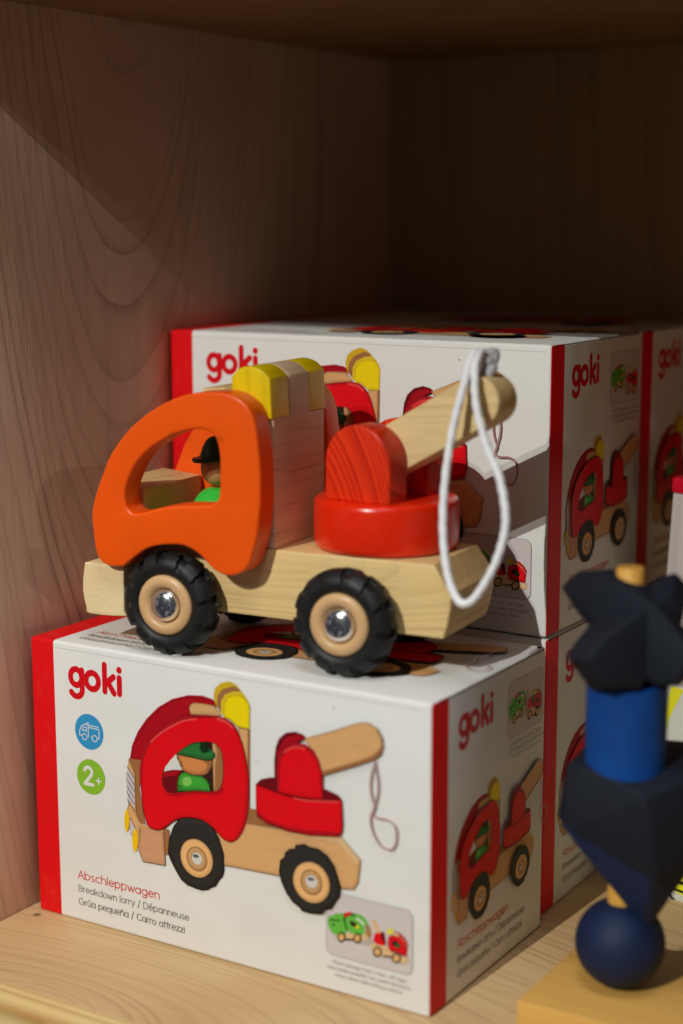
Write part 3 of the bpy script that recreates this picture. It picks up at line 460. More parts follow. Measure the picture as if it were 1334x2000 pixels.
SOFT = {'red': (.83, 1.02), 'wood': (.88, 1.07), 'black': (.8, 1.35), 'wheel': (.86, 1.08), 'bump': (.92, 1.05), 'green': (.7, 1.1), 'yel': (.94, 1.02), 'head': (.75, 1.15), 'dgreen': (.75, 1.15), 'dred': (.85, 1.0)}
def parea(P): return sum(P[i-1][0]*P[i][1]-P[i][0]*P[i-1][1] for i in range(len(P)))/2
def tone(c, k):
    n = '%s_%d' % (c, round(k*100))
    if n not in PAL: PAL[n] = tuple(min(250, v*k) for v in PAL[c])
    return n
class Print:
    """ink on a box face: coloured shapes in face millimetres, each a hair above the last"""
    def __init__(self, place): self.v = []; self.f = []; self.m = []; self.cols = []; self.place = place; self.z = .00006; self.dz = .000003
    def ci(self, c):
        if c not in self.cols: self.cols.append(c)
        return self.cols.index(c)
    def poly(self, pts, c):
        self.z += .00001; b = len(self.v)
        for p in pts: self.v.append(self.place(p[0]/1000, p[1]/1000, self.z))
        tris = tessellate_polygon([[Vector((p[0], p[1], 0)) for p in pts]])
        for t in tris:
            q = [self.v[b+i] for i in t]
            nn = (Vector(q[1])-Vector(q[0])).cross(Vector(q[2])-Vector(q[0]))
            out = Vector(self.place(0, 0, 1))-Vector(self.place(0, 0, 0))
            self.f.append(tuple(b+i for i in (t if nn.dot(out) > 0 else t[::-1]))); self.m.append(self.ci(c))
    def quadstrip(self, L, Rr, c, closed):
        b = len(self.v); n = len(L)
        for p, q in zip(L, Rr): self.v.append(self.place(p[0]/1000, p[1]/1000, self.z)); self.v.append(self.place(q[0]/1000, q[1]/1000, self.z))
        out = Vector(self.place(0, 0, 1))-Vector(self.place(0, 0, 0)); k = self.ci(c)
        def add(f):
            a, d, e = (Vector(self.v[x]) for x in f[:3])
            self.f.append(f if (d-a).cross(e-a).dot(out) > 0 else f[::-1]); self.m.append(k)
        for i in range(n-1):
            add((b+2*i, b+2*i+1, b+2*i+3, b+2*i+2))
    def stroke(self, pts, w, c, dz=None):
        pts = [p for i, p in enumerate(pts) if i == 0 or (abs(p[0]-pts[i-1][0])+abs(p[1]-pts[i-1][1]) > 1e-4)]
        if len(pts) < 2: return
        for i in range(1, len(pts)-1):       # break the pen line at sharp corners
            a = Vector((pts[i][0]-pts[i-1][0], pts[i][1]-pts[i-1][1])); d = Vector((pts[i+1][0]-pts[i][0], pts[i+1][1]-pts[i][1]))
            if a.angle(d) > math.radians(50):
                self.stroke(pts[:i+1], w, c); self.stroke(pts[i:], w, c); return
        self.z += self.dz; n = len(pts)
        closed = abs(pts[0][0]-pts[-1][0])+abs(pts[0][1]-pts[-1][1]) < .02
        L, Rr = [], []
        for i in range(n):
            a = pts[i-1] if i else (pts[-2] if closed else pts[0]); b = pts[i+1] if i < n-1 else (pts[1] if closed else pts[-1])
            d = Vector((b[0]-a[0], b[1]-a[1])); d = d.normalized() if d.length else Vector((1, 0)); k = Vector((-d.y, d.x))*w/2
            L.append((pts[i][0]+k.x, pts[i][1]+k.y)); Rr.append((pts[i][0]-k.x, pts[i][1]-k.y))
        if not closed:                        # round ends
            for end in (0, 1):
                p = pts[-1] if end else pts[0]; q = pts[-2] if end else pts[1]
                d = Vector((p[0]-q[0], p[1]-q[1])).normalized(); k = Vector((-d.y, d.x))*(1 if end else -1)
                for t in (30, 60, 85):
                    s, o = math.sin(math.radians(t))*w/2, math.cos(math.radians(t))*w/2
                    a_, b_ = (p[0]+d.x*s+k.x*o, p[1]+d.y*s+k.y*o), (p[0]+d.x*s-k.x*o, p[1]+d.y*s-k.y*o)
                    if end: L.append(a_); Rr.append(b_)
                    else: L.insert(0, a_); Rr.insert(0, b_)
        self.quadstrip(L, Rr, c, closed)
    def soften(self, P, c, s):
        # printed modelling of the toy in the picture: the colour turns darker towards its outline
        sg = 1 if parea(P) > 0 else -1; n = len(P); a, e = SOFT[c]
        self.z -= .00001
        for st in range(6):
            d = (.0, .28, .6, .95, 1.35, 1.9)[st]*s; Q = []
            for i in range(n):
                p, q, r = Vector(P[i-1]), Vector(P[i]), Vector(P[(i+1) % n])
                t = ((q-p).normalized()+(r-q).normalized()); t = t.normalized() if t.length > 1e-6 else Vector((1, 0))
                Q.append((q.x-t.y*d*sg-.25*d, q.y+t.x*d*sg+.3*d))
            self.poly(Q, tone(c, a+(e-a)*(st/5)**.8))
    def art(self, A, T):
        for k, c, s, wd, pts in A:
            P = [T(p) for p in pts]
            if k == 'p':
                P = catmull(P, 4) if s and len(P) > 4 else P
                self.poly(P, c)
                if c in SOFT and abs(parea(P)) > 45*T.s*T.s: self.soften(P, c, T.s)
            else: self.stroke(catmull(P, 4, False) if s else P, wd*T.s, c)
    def build(self, name, parent):
        return mesh_obj(name, self.v, self.f, [pmat(c) for c in self.cols], parent, fm=self.m)
class Aff:
    def __init__(self, u0, v0, su, sv, U=0, V=0): self.a = (u0, v0, su, sv, U, V); self.s = (su+sv)/2
    def __call__(self, p): a = self.a; return (a[4]+(p[0]-a[0])*a[2], a[5]+(p[1]-a[1])*a[3])
ID = Aff(0, 0, 1, 1)

# rounded light lettering, drawn as pen strokes (x-height 1)
def arc(cx, cy, rx, ry, a0, a1, n=10):
    return [(cx+rx*math.cos(math.radians(a0+(a1-a0)*i/n)), cy+ry*math.sin(math.radians(a0+(a1-a0)*i/n))) for i in range(n+1)]
o_ = arc(.45, .5, .42, .5, 0, 360, 16)
n_ = [(0.05, 0), (.05, 1)]; nh = arc(.42, .6, .37, .4, 180, 0, 8)+[(.79, 0)]
G = {
 'a': ([o_, [(.87, 1), (.87, 0)]], .98), 'b': ([o_, [(.03, 1.5), (.03, 0)]], .98), 'c': ([arc(.48, .5, .44, .5, 50, 310, 12)], .86),
 'd': ([o_, [(.87, 1.5), (.87, 0)]], .98), 'e': ([[(.04, .52), (.86, .52)]+arc(.45, .5, .42, .5, 5, 315, 14)], .94),
 'g': ([o_, [(.87, 1), (.87, 0)]+arc(.45, -.02, .42, .42, 0, -140, 8)], .98), 'h': ([[(.05, 1.5), (.05, 0)], nh], .88),
 'i': ([[(.05, 1), (.05, 0)], [(.05, 1.36), (.05, 1.42)]], .2), 'k': ([[(.05, 1.5), (.05, 0)], [(.7, 1), (.08, .42)], [(.28, .6), (.74, 0)]], .78),
 'l': ([[(.05, 1.5), (.05, 0)]], .2), 'm': ([n_, arc(.34, .65, .29, .35, 180, 0, 8)+[(.63, 0)], arc(.92, .65, .29, .35, 180, 0, 8)+[(1.21, 0)]], 1.32),
 'n': ([n_, nh], .88), 'o': ([o_], .92), 'p': ([o_, [(.03, 1), (.03, -.45)]], .98), 'q': ([o_, [(.87, 1), (.87, -.45)]], .98),
 'r': ([n_, arc(.38, .6, .33, .4, 180, 75, 5)], .52), 's': ([arc(.34, .74, .27, .26, 50, 270, 8)+arc(.34, .24, .3, .24, 90, -140, 8)], .7),
 't': ([[(.2, 1.35), (.2, 0)], [(0, 1), (.44, 1)]], .48), 'u': ([[(.05, 1), (.05, .4)]+arc(.42, .4, .37, .4, 180, 360, 8), [(.79, 1), (.79, 0)]], .9),
 'w': ([[(0, 1), (.3, 0), (.58, .95), (.86, 0), (1.16, 1)]], 1.2), 'v': ([[(0, 1), (.38, 0), (.76, 1)]], .8), 'y': ([[(0, 1), (.4, .05)], [(.8, 1), (.22, -.45)]], .84), 'z': ([[(.02, 1), (.64, 1), (0, 0), (.68, 0)]], .74),
 'A': ([[(0, 0), (.5, 1.42), (1., 0)], [(.18, .48), (.82, .48)]], 1.04), 'B': ([[(.05, 0), (.05, 1.42), (.45, 1.42)]+arc(.45, 1.08, .33, .34, 90, -90, 6)+[(.05, .74)], [(.05, .74), (.5, .74)]+arc(.5, .37, .38, .37, 90, -90, 6)+[(.05, 0)]], .96),
 'C': ([arc(.68, .71, .63, .71, 50, 310, 14)], 1.16), 'D': ([[(.05, 0), (.05, 1.42), (.4, 1.42)]+arc(.4, .71, .68, .71, 90, -90, 10)+[(.05, 0)]], 1.16),
 'G': ([arc(.68, .71, .63, .71, 50, 350, 14)+[(1.3, .68), (.75, .68)]], 1.4), 'M': ([[(.05, 0), (.15, 1.42), (.7, .2), (1.25, 1.42), (1.35, 0)]], 1.45),
 '/': ([[(0, -.2), (.5, 1.55)]], .55), '-': ([[(.05, .5), (.5, .5)]], .6), ' ': ([], .45)}
def acc(base, extra): return (G[base][0]+extra, G[base][1])
G['\u00e9'] = acc('e', [[(.38, 1.22), (.58, 1.5)]]); G['\u00fa'] = acc('u', [[(.35, 1.22), (.55, 1.5)]]); G['\u00f3'] = acc('o', [[(.38, 1.22), (.58, 1.5)]])
G['\u00f1'] = acc('n', [[(.15, 1.25), (.3, 1.36), (.5, 1.24), (.66, 1.36)]]); G['\u00fc'] = acc('u', [[(.22, 1.28), (.22, 1.34)], [(.62, 1.28), (.62, 1.34)]])
def write(P, s, u, v, xh, width, sw, c, coarse=False):
    adv = []; x = 0
    for ch in s: adv.append(x); x += G[ch][1]+.14
    k = width/(x-.14)
    for ch, a in zip(s, adv):
        for st in G[ch][0]:
            if coarse: st = st[::2]+([st[-1]] if len(st) % 2 == 0 else [])
            P.stroke([(u+(a+p[0])*k, v+p[1]*xh) for p in st], sw, c)
def logo(P, u, v, su, sv):
    w = 5.6*su; q = lambda pts: [(u+p[0]*su, v+p[1]*sv) for p in pts]
    # g o k i in round heavy strokes, mm, baseline 0, x-height ~ 13
    P.stroke(q(arc(6.2, 6.9, 3.9, 4.4, 0, 360, 24)), w*.62, 'logo')
    P.stroke(q([(10.3, 11.2), (10.3, 1)]+arc(6.2, .2, 4.1, 4.0, 0, -150, 10)), w*.62, 'logo')
    P.stroke(q(arc(17.4, 6.3, 4.3, 4.5, 0, 360, 24)), w*.62, 'logo')
    P.stroke(q([(26, 16.4), (26, 1.9)]), w*.62, 'logo'); P.stroke(q([(32.0, 10.6), (27.2, 6.6)]), w*.62, 'logo'); P.stroke(q([(28.2, 7.2), (32.3, 1.6)]), w*.62, 'logo')
    P.stroke(q([(36.0, 10.6), (36.0, 1.9)]), w*.62, 'logo'); P.poly(q(arc(36.0, 14.9, 1.9, 1.9, 0, 324, 9)), 'logo')
def disc(P, cx, cy, r, c): P.poly(arc(cx, cy, r, r, 0, 352.5, 47), c)
def rrect(x0, y0, x1, y1, r):
    return arc(x1-r, y1-r, r, r, 0, 90, 6)+arc(x0+r, y1-r, r, r, 90, 180, 6)+arc(x0+r, y0+r, r, r, 180, 270, 6)+arc(x1-r, y0+r, r, r, 270, 360, 6)

TEXTS = [('Abschleppwagen', 25.0, 3.15, 56.5, .58, 'title'), ('Breakdown lorry / D\u00e9panneuse', 17.4, 2.55, 76.0, .42, 'text'), ('Gr\u00faa peque\u00f1a / Carro attrezzi', 9.9, 2.55, 73.0, .42, 'text')]
TINY = ['without garbage truck / ohne M\u00fcllwagen', 'sans camion-poubelle / sin cami\u00f3n de basura', 'senza camion della nettezza urbana']
def caption(P, u=29.5):
    for s, v, xh, wd, sw, c in TEXTS: write(P, s, u, v, xh, wd, sw, c)
def inset(P, x0, y0, x1, y1, tiny=True, ty=-3.8):
    P.poly(rrect(x0, y0, x1, y1, 4), 'pborder'); P.poly(rrect(x0+.3, y0+.3, x1-.3, y1-.3, 3.8), 'panel')
    k = (x1-x0)/49.3; P.art(INSET_ART, Aff(191.1, 19.5, k, (y1-y0)/33.5, x0, y0))
    if tiny:
        cx = (x0+x1)/2
        for i, (s, wd) in enumerate(zip(TINY, (43.5, 47.5, 38.5))): write(P, s, cx-wd*k/2, y0+ty-i*3.15, 1.15, wd*k, .2, 'tiny', True)
def face_front(o, full=True):
    pl = lambda u, v, h: (u, -h, v)
    P = Print(pl)
    P.stroke([(17, 154.1), (80, 154.0), (150, 154.2), (247, 154.0)], .35, 'crease'); P.build('lid_crease', o)
    P = Print(pl); P.art(TRUCK_ART, ID); P.build('printed_truck_picture', o)
    P = Print(pl); logo(P, 26.0, 132.6, 1, 1.0); P.build('printed_logo', o)
    P = Print(pl); caption(P); P.build('printed_caption', o)
    P = Print(pl); P.z = .0024*.2
    inset(P, 191.1, 19.8, 240.6, 53.2); P.build('printed_inset', o)
    P = Print(pl); disc(P, 40.3, 110.2, 9.9, 'cblue')
    L = lambda pts, w=.5: P.stroke(pts, w, 'thin')
    ox, oy = 40.3, 110.2; q = lambda pts: [(ox+a, oy+b) for a, b in pts]
    L(q([(-6.8, -2.4), (-6.6, 0), (-5.4, 2.4), (-3.2, 3.8), (-.6, 3.8), (-.6, -2.8)])); L(q([(-4.8, .2), (-3.8, 2.2), (-1.8, 2.2), (-1.8, .2), (-4.8, .2)]))
    L(q([(-2.2, 3.8), (-1.4, 5.0), (-.2, 4.6)])); L(q([(-.6, 2.4), (6.8, 2.4), (6.8, -2.8), (5.9, -2.8)])); L(q([(0, 3.6), (6.6, 3.6)])); L(q([(1.2, -2.8), (1.9, -2.8)])); L(q([(-6.8, -2.6), (-5.2, -2.8)]))
    for cx in (-3.3, 3.7): L([(ox+a, oy+b) for a, b in arc(cx, -3.2, 1.7, 1.7, 0, 360, 16)])
    P.build('vehicle_badge', o)
    P = Print(pl); disc(P, 40.7, 84.9, 9.9, 'cgreen'); q = lambda pts: [(40.7+a, 84.9+b) for a, b in pts]
    P.stroke(q(arc(-1.9, 2.6, 2.6, 2.6, 165, -35, 10)+[(-4.4, -4.3), (1.2, -4.3)]), 1.9, 'thin'); P.stroke(q([(3.6, -1.4), (6.8, -1.4)]), .8, 'thin'); P.stroke(q([(5.2, .2), (5.2, -3.0)]), .8, 'thin')
    P.build('age_badge', o)
def face_side(o, caps=True):
    pl = lambda u, v, h: (W+h, u, v)
    P = Print(pl); P.art([a for a in TRUCK_ART], Aff(63.9, 43.6, .632, .608, 20.9, 37.6)); P.build('printed_truck_picture', o)
    P = Print(pl); logo(P, 26.2, 132.2, 1, 1.0); P.build('printed_logo', o)
    if caps: P = Print(pl); caption(P, 28.0); P.build('printed_caption', o)
    P = Print(pl); inset(P, 80.6, 118, 123.0, 148.4); P.build('printed_inset', o)
def face_top(o, caps=True):
    pl = lambda u, v, h: (u, v, H+h)
    P = Print(pl); P.art(TRUCK_ART, Aff(111.7, 53.1, .965, .80, 130.1, 36.5)); P.build('printed_truck_picture', o)
    if caps: P = Print(pl); caption(P, 26.0); P.build('printed_caption', o)

# ------------------------------------------------------------ the shelf
tag(bevel_box('floor', (-.008, -.078, -.018), (1.1, .402, 0), .0003, M_floor), kind='structure')
tag(bevel_box('floor_edging', (-.008, -.100, -.060), (1.1, -.0782, .0004), .0012, M_edge), kind='structure')
tag(bevel_box('side_wall', (-.028, -.090, -.060), (-.0081, .402, .512), .0006, M_wall), kind='structure')
tag(bevel_box('back_wall', (-.028, .4022, -.06), (1.12, .414, .512), .0006, M_back), kind='structure')
tag(bevel_box('ceiling', (-.0079, -.0865, .4935), (1.1, .402, .5118), .0006, M_ceil), kind='structure')
tag(bevel_box('far_side_wall', (1.1005, -.090, -.060), (1.12, .402, .512), .0006, M_wall), kind='structure')

# ------------------------------------------------------------ toy cartons
def carton(loc, rz, label, prints, slit=True):
    t = thing('toy_carton', loc, rz, label=label, cat='toy box', group='boxes of toy tow trucks')
    bm = bmesh.new(); bmesh.ops.create_cube(bm, size=1)
    for v in bm.verts: v.co = Vector(((v.co.x+.5)*W, (v.co.y+.5)*D, (v.co.z+.5)*H))
    bmesh.ops.bevel(bm, geom=bm.edges[:], offset=.0018, segments=4, affect='EDGES', profile=.5)
    me = bpy.data.meshes.new('card_body'); bm.to_mesh(me); bm.free(); me.materials.append(M_card)
    me.polygons.foreach_set('use_smooth', [True]*len(me.polygons)); me.set_sharp_from_angle(angle=math.radians(50))
    b = bpy.data.objects.new('card_body', me); COL.objects.link(b); b.parent = t
    # tuck-in lid: open seam along the right top edge, with a dark slit at each corner
    P = Print(lambda u, v, h: (W-.0021+u, v, H+h-.0005))
    if slit:
        s = mesh_obj('lid_slit', [(W-.0006, .004, H-.0012), (W+.0002, .004, H-.0012), (W+.0002, D-.003, H-.0012), (W-.0006, D-.003, H-.0012),
            (W-.0006, .004, H-.0008), (W+.0002, .004, H-.0008), (W+.0002, D-.003, H-.0008), (W-.0006, D-.003, H-.0008)],
            [(0, 3, 2, 1), (4, 5, 6, 7), (0, 1, 5, 4), (1, 2, 6, 5), (2, 3, 7, 6), (3, 0, 4, 7)], pmat('slit'), t)
        lathe('lid_notch', [(.0006, 0), (.0013, .0003), (.0013, .0006), (.0004, .0011)], pmat('slit'), t, 12, Matrix.Translation((W-.0022, D-.004, H-.0004)))
    if 'f' in prints: face_front(t)
    if 's' in prints: face_side(t, 'c' in prints)
    if 't' in prints: face_top(t)
    return t
carton((0, 0, .0002), 0, 'foremost white toy box with the orange wooden truck standing on it', 'fstc')
carton((-.0057, .1372, .0002), .0038, 'lower white toy box behind the front one, under the upper box that takes the shadow', 'sc')
carton((-.0057, .1372, H+.0014), .0038, 'upper white toy box directly behind the wooden truck, with its shadow on the front', 'fstc')
carton((-.0068, .2668, .0002), .0038, 'rearmost lower white toy box in the dark corner of the shelf', 'sc')
carton((-.0068, .2668, H+.0014), .0038, 'rearmost upper white toy box, in the dark behind the other stacked boxes', 'stc')

# ------------------------------------------------------------ wooden tow truck
TT = thing('toy_tow_truck', (.091607, .003399, H+.0003), .103009, label='orange wooden toy tow truck with red crane and white cord, standing on the front box', cat='toy truck')
R_, WB, YS, YE, YM = .0274, .1000, .0165, .0755, .046
def thick_y(y0, y1): return y1-y0, side_mtx((y0+y1)/2)
th, mx = thick_y(YS, YE)
slab('chassis', [[(-50, 23.6), (147.6, 21.9), (149.6, 28), (151.4, 38), (151.7, 44.6), (142.2, 58.3), (-50, 58.3)]], th, .0009, M_beech, TT, mx, sharp=30)
th, mx = thick_y(.0062, .0858)
slab('bumper', [catmull([(-30.2, 17.3), (-52.0, 16.6), (-54.2, 20), (-55.8, 27), (-55.9, 34), (-54.6, 42.4), (-53.2, 44.4), (-42, 44.5), (-30.2, 44.2), (-30.0, 40), (-30, 30), (-30.1, 20)], 3)], th, .0008, M_end, TT, mx)
cabo, cabw = catmull(CAB, 4), catmull(CABWIN, 4)
for y0 in (-.0002, .0768):
    th, mx = thick_y(y0, y0+.0157)
    slab('cab_side', [cabo, [(p[0]+(0 if y0 < .01 else 6), p[1]) for p in cabw]], th, .0015, M_orange, TT, mx, res=5, sharp=60)
th, mx = thick_y(.0168, .0752)
slab('bonnet', [[(-52, 58.6), (-22.5, 58.6), (-22.5, 84.2), (-47, 86.5), (-51.5, 70)]], th, .0007, M_beech, TT, mx)
slab('roof_bar', [[(14, 128), (30, 128), (30.5, 137.5), (26, 139.8), (14, 139)]], th, .0008, M_beech, TT, mx)
th, mx = thick_y(.0175, .0745)
slab('cab_back', [[(31.5, 58.6), (54.6, 58.6), (54.4, 124.9), (31.5, 124.9)]], th, .0006, M_post, TT, mx)
arch = [(31.5, 125.2), (54.3, 125.2), (53.4, 145.2)]+catmull([(53.2, 145.6), (50, 148.7), (45.8, 150.7), (40.2, 151.2), (35, 149.2), (31.6, 145.6)], 3, False)
th, mx = thick_y(.0359, .0574); slab('lamp_tongue', [[(p[0]+(.25 if p[0] > 52 else 0), p[1]-(.35 if p[1] < 126 else 0)) for p in arch]], th, .0002, M_post, TT, mx)
for y0, y1 in ((.0155, .0355), (.0578, .0768)):
    th, mx = thick_y(y0, y1); slab('warning_lamp', [arch], th, .0008, M_yellow, TT, mx)

# turret with its cheeks and boom, swung a little towards the front
TC, TA = Vector((.0985, .0497, 0)), math.radians(-9)
TM = Matrix.Translation(TC) @ Matrix.Rotation(TA, 4, 'Z')
tur = lathe('turret_base', [(.0345, .0588), (.0360, .0592), (.0368, .0602), (.0374, .0622), (.0376, .0700), (.0375, .0812), (.0371, .0830), (.0361, .0843), (.0347, .0849), (.02, .0850)], M_turret, TT, 96, Matrix.Translation((.101, .0525, 0)), sharp=80)
def tside(v0, v1): return v1-v0, TM @ side_mtx((v0+v1)/2)
chk = [(-16.2, 85.0), (22.6, 85.0), (22.8, 104)]+[(3.4+19.4*math.cos(a), 104+19.6*math.sin(a)) for a in [PI*i/24 for i in range(1, 24)]]+[(-15.9, 104)]
for v0, v1 in ((-.0262, -.0097), (.0097, .0262)):
    th, mx = tside(v0, v1); slab('crane_cheek', [chk], th, .0013, M_cheek, TT, mx, res=4, sharp=60)
th, mx = tside(-.0094, .0094)
# boom: a bar with rounded ends, leaning up to the rear
e0, e1 = Vector((2.6, 104.5)), Vector((61.5, 137.2)); bd = (e1-e0).normalized(); hw = 12.4
ang = math.atan2(bd.y, bd.x)
bl = [(e1.x+hw*math.cos(ang-PI/2+PI*i/20), e1.y+hw*math.sin(ang-PI/2+PI*i/20)) for i in range(21)]+[(e0.x+hw*math.cos(ang+PI/2+PI*i/20), e0.y+hw*math.sin(ang+PI/2+PI*i/20)) for i in range(21)]
boom = slab('crane_boom', [bl], th, .0010, M_boom, TT, mx, res=4)
# cord: knot on top of the boom tip, both strands over the edge into a hanging loop
def tl(u, v, z): return TM @ Vector((u/1000, v/1000, z/1000))
cp = [(58.5, -1, 149), (60, -3, 156), (60.3, -6, 160.3), (59.2, -10, 158.6), (58.6, -17, 144), (55.6, -22, 122.1), (55.6, -28, 98.2), (58.0, -33, 76.7), (62.4, -36, 57.8), (68.6, -37.5, 46.5), (73.8, -38, 44.7), (79.6, -37.7, 49.3), (87.4, -36, 63.2),
      (91, -33, 77.8), (90.6, -31, 89.6), (84.6, -27, 105.4), (75.4, -23, 118.7), (67.2, -19, 137.3), (62.3, -12, 153), (61.3, -7.5, 159), (60.5, -3.5, 160.5), (59.2, 0, 155), (58.5, 1, 149)]
cpts = catmull([tuple(tl(*p)) for p in cp], 14, False)
tube('pull_cord', cpts, .00195, M_cord, TT, 12, rfun=lambda i, k: 1+.12*math.sin(2*PI*k/12*3+i*1.15))
kn = [(60.5+3.6*math.sin(2*t)*(1+.15*math.cos(3*t)), 2.8*math.sin(3*t)+1.5, 154.5+4.6*math.cos(t)+1.0*math.sin(5*t)) for t in [2*PI*i/60 for i in range(60)]]
tube('cord_knot', [tl(*p) for p in kn], .0027, M_grey, TT, 10, closed=True, rfun=lambda i, k: 1+.08*math.sin(2*PI*k/10*2+i*1.3))

# wheels: rubber tyre with staggered shoulder lugs, turned rim, chrome cap. Built once, axis along local Y at the origin
def tyre_mesh():
    NA, prof = 312, []
    Wt = .0158
    P0 = [(.0150, .0024, 0), (.0164, .0004, 0), (.0180, -.0006, 0), (.0200, -.0010, .0), (.0214, -.0008, .5), (.0228, -.0004, .9), (.0240, .0003, 1), (.0251, .0012, 1), (.0261, .0024, 1), (.0268, .0038, 1), (.0272, .0054, 1), (.0274, .0070, 1), (.0274, .0078, .6)]
    full = P0+[(r, Wt-y, -s) for r, y, s in P0[::-1]]
    vs, fs = [], []
    for i in range(NA):
        a = 2*PI*i/NA
        for r, y, s in full:
            d = 0
            if s:
                ph = (a*12/(2*PI)+(.5 if s < 0 else 0)+ (abs(y-.5*Wt)/Wt)*.25) % 1
                hw_ = .20*max(0, 1-((r-.0262)/.0062)**2)**.5 if r < .0262 else .20
                e = min(1, max(0, (hw_-abs(ph-.5))/.022)); d = e*min(1, abs(s)*1.15)*.0023
            # pushed in, mostly along the normal of the shoulder
            tshould = max(0, min(1, (r-.0215)/.005))
            rr = r-d*tshould*1.0; yy = y+(d*(1-tshould*.8) if y < Wt/2 else -d*(1-tshould*.8))
            vs.append((rr*math.cos(a), yy, rr*math.sin(a)))
    n = len(full)
    for i in range(NA):
        j = (i+1) % NA
        for k in range(n):
            l = (k+1) % n; fs.append((i*n+k, i*n+l, j*n+l, j*n+k))
    me = bpy.data.meshes.new('tyre'); me.from_pydata(vs, [], fs); me.materials.append(M_rubber)
    bm = bmesh.new(); bm.from_mesh(me); bmesh.ops.recalc_face_normals(bm, faces=bm.faces); bm.to_mesh(me); bm.free()
    me.polygons.foreach_set('use_smooth', [True]*len(me.polygons)); me.set_sharp_from_angle(angle=math.radians(38)); return me
def rev_mesh(name, prof, mat, seg=64, sharp=60):
    o = lathe(name, prof, mat, None, seg, Matrix.Rotation(PI/2, 4, 'X'), sharp); me = o.data; bpy.data.objects.remove(o)
    bm = bmesh.new(); bm.from_mesh(me); bmesh.ops.recalc_face_normals(bm, faces=bm.faces); bm.to_mesh(me); bm.free(); return me
tyre_me = tyre_mesh()
rim_me = rev_mesh('rim', [(.0158, -.006), (.0160, -.0012), (.0157, -.0003), (.0149, .0005), (.0134, .0011), (.0118, .0012), (.0106, .0008), (.0097, .0000), (.0091, -.0014), (.0088, -.0028)], M_rim)
cap_me = rev_mesh('hub_cap', [(.0084, -.0026), (.0086, -.0006), (.0085, .0000)]+[(.0083*math.cos(t), .0001+.0036*math.sin(t)) for t in [PI/2*i/10 for i in range(11)]], M_chrome)
for fx in (-.0012, WB-.0012):
    for near in (True, False):
        wz = thing('wheel', (fx, 0 if near else 2*YM, R_), 0); wz.parent = TT
        if not near: wz.rotation_euler = (0, 0, PI)
        for me, nm, rot in ((tyre_me, 'tyre', .35 if fx > .01 else .1), (rim_me, 'rim', 0), (cap_me, 'hub_cap', 0)):
            c = bpy.data.objects.new(nm, me); COL.objects.link(c); c.parent = wz; c.rotation_euler = (0, rot, 0)

# driver doll in the cab
dv = thing('toy_driver', tuple(Matrix.Translation(TT.location) @ Matrix.Rotation(.103009, 4, 'Z') @ Vector((.0052, YM, .0584))), .103, label='peg doll in dark green hat and bright green jacket inside the orange cab', cat='toy figure')
def ball(cx, cz, r, a0, a1, n=10, k=1): return [(max(1e-5, r*math.cos(t)), cz+r*k*math.sin(t)) for t in [math.radians(a0+(a1-a0)*i/n) for i in range(n+1)]]
lathe('jacket', [(.0095, 0), (.0125, .001), (.0140, .006), (.0142, .012)]+ball(0, .0115, .0142, 10, 68, 8), M_shirt, dv, 40)
hd = lathe('head', ball(0, .0350, .0092, -75, 80, 14), M_face, dv, 40)
hm = Matrix.Translation((-.0002, 0, .0405)) @ Matrix.Rotation(math.radians(-6), 4, 'Y')
lathe('hat', [(.0080, -.0012), (.0128, -.0012), (.0136, -.0002), (.0134, .0012), (.0112, .0015), (.0096, .0016), (.0088, .0030), (.0074, .0062), (.0056, .0092), (.0034, .0112), (.0005, .0120)], M_hat, dv, 40, hm)

# ------------------------------------------------------------ blue wooden stacking toy on its plank
pk = bevel_box('display_plank', (.2955, .0012, 0), (.62, .0920, .021), .0007, M_plank)
tag(pk, 'honey coloured wooden plank lying on the shelf under the blue stacking toy', 'wooden plank')
AX = Vector((.3300, .0418, 0)); fx = Vector((rgt.x, rgt.y, 0)).normalized(); fy = Vector((-fx.y, fx.x, 0))
BT = thing('stacking_toy', (AX.x, AX.y, .0211), math.atan2(fx.y, fx.x), label='blue stained wooden stacking toy of ball, facetted blocks and cylinder on a dowel', cat='stacking toy')
Z0 = .0211
lathe('ball', [(r, z) for r, z in ball(0, .0215, .0214, -88, 88, 28)], M_navy2, BT, 64)
lathe('dowel', [(.0062, .002), (.0065, .003), (.0065, .2028), (.0060, .2036)], M_dowel, BT, 32)
def hull(name, pts, mat, bev=.0012):
    bm = bmesh.new()
    for p in pts: bm.verts.new((p[0], p[1], p[2]-Z0))
    bmesh.ops.convex_hull(bm, input=bm.verts[:])
    bmesh.ops.dissolve_limit(bm, angle_limit=math.radians(4), verts=bm.verts[:], edges=bm.edges[:])
    bmesh.ops.bevel(bm, geom=bm.edges[:], offset=bev, segments=3, affect='EDGES', profile=.5)
    bmesh.ops.recalc_face_normals(bm, faces=bm.faces)
    me = bpy.data.meshes.new(name); bm.to_mesh(me); bm.free(); me.materials.append(mat)
    me.polygons.foreach_set('use_smooth', [True]*len(me.polygons)); me.set_sharp_from_angle(angle=math.radians(50))
    o = bpy.data.objects.new(name, me); COL.objects.link(o); o.parent = BT; return o
hull('pyramid_block', [(.0085, -.013, .0552), (.0125, -.012, .0560), (.0105, -.009, .0555), (-.030, .004, .100), (.009, -.026, .094), (.044, -.004, .100), (.036, .022, .104), (-.012, .028, .104)], M_navy2)
hull('facetted_block', [(-.0275, 0, .131), (-.020, -.008, .132), (.004, -.030, .125), (.040, -.010, .131), (.038, .025, .134), (-.008, .035, .134),
     (-.0312, .001, .1045), (-.027, -.006, .101), (.0105, -.033, .0855), (.048, -.010, .100), (.044, .028, .106), (-.008, .036, .107)], M_navy)
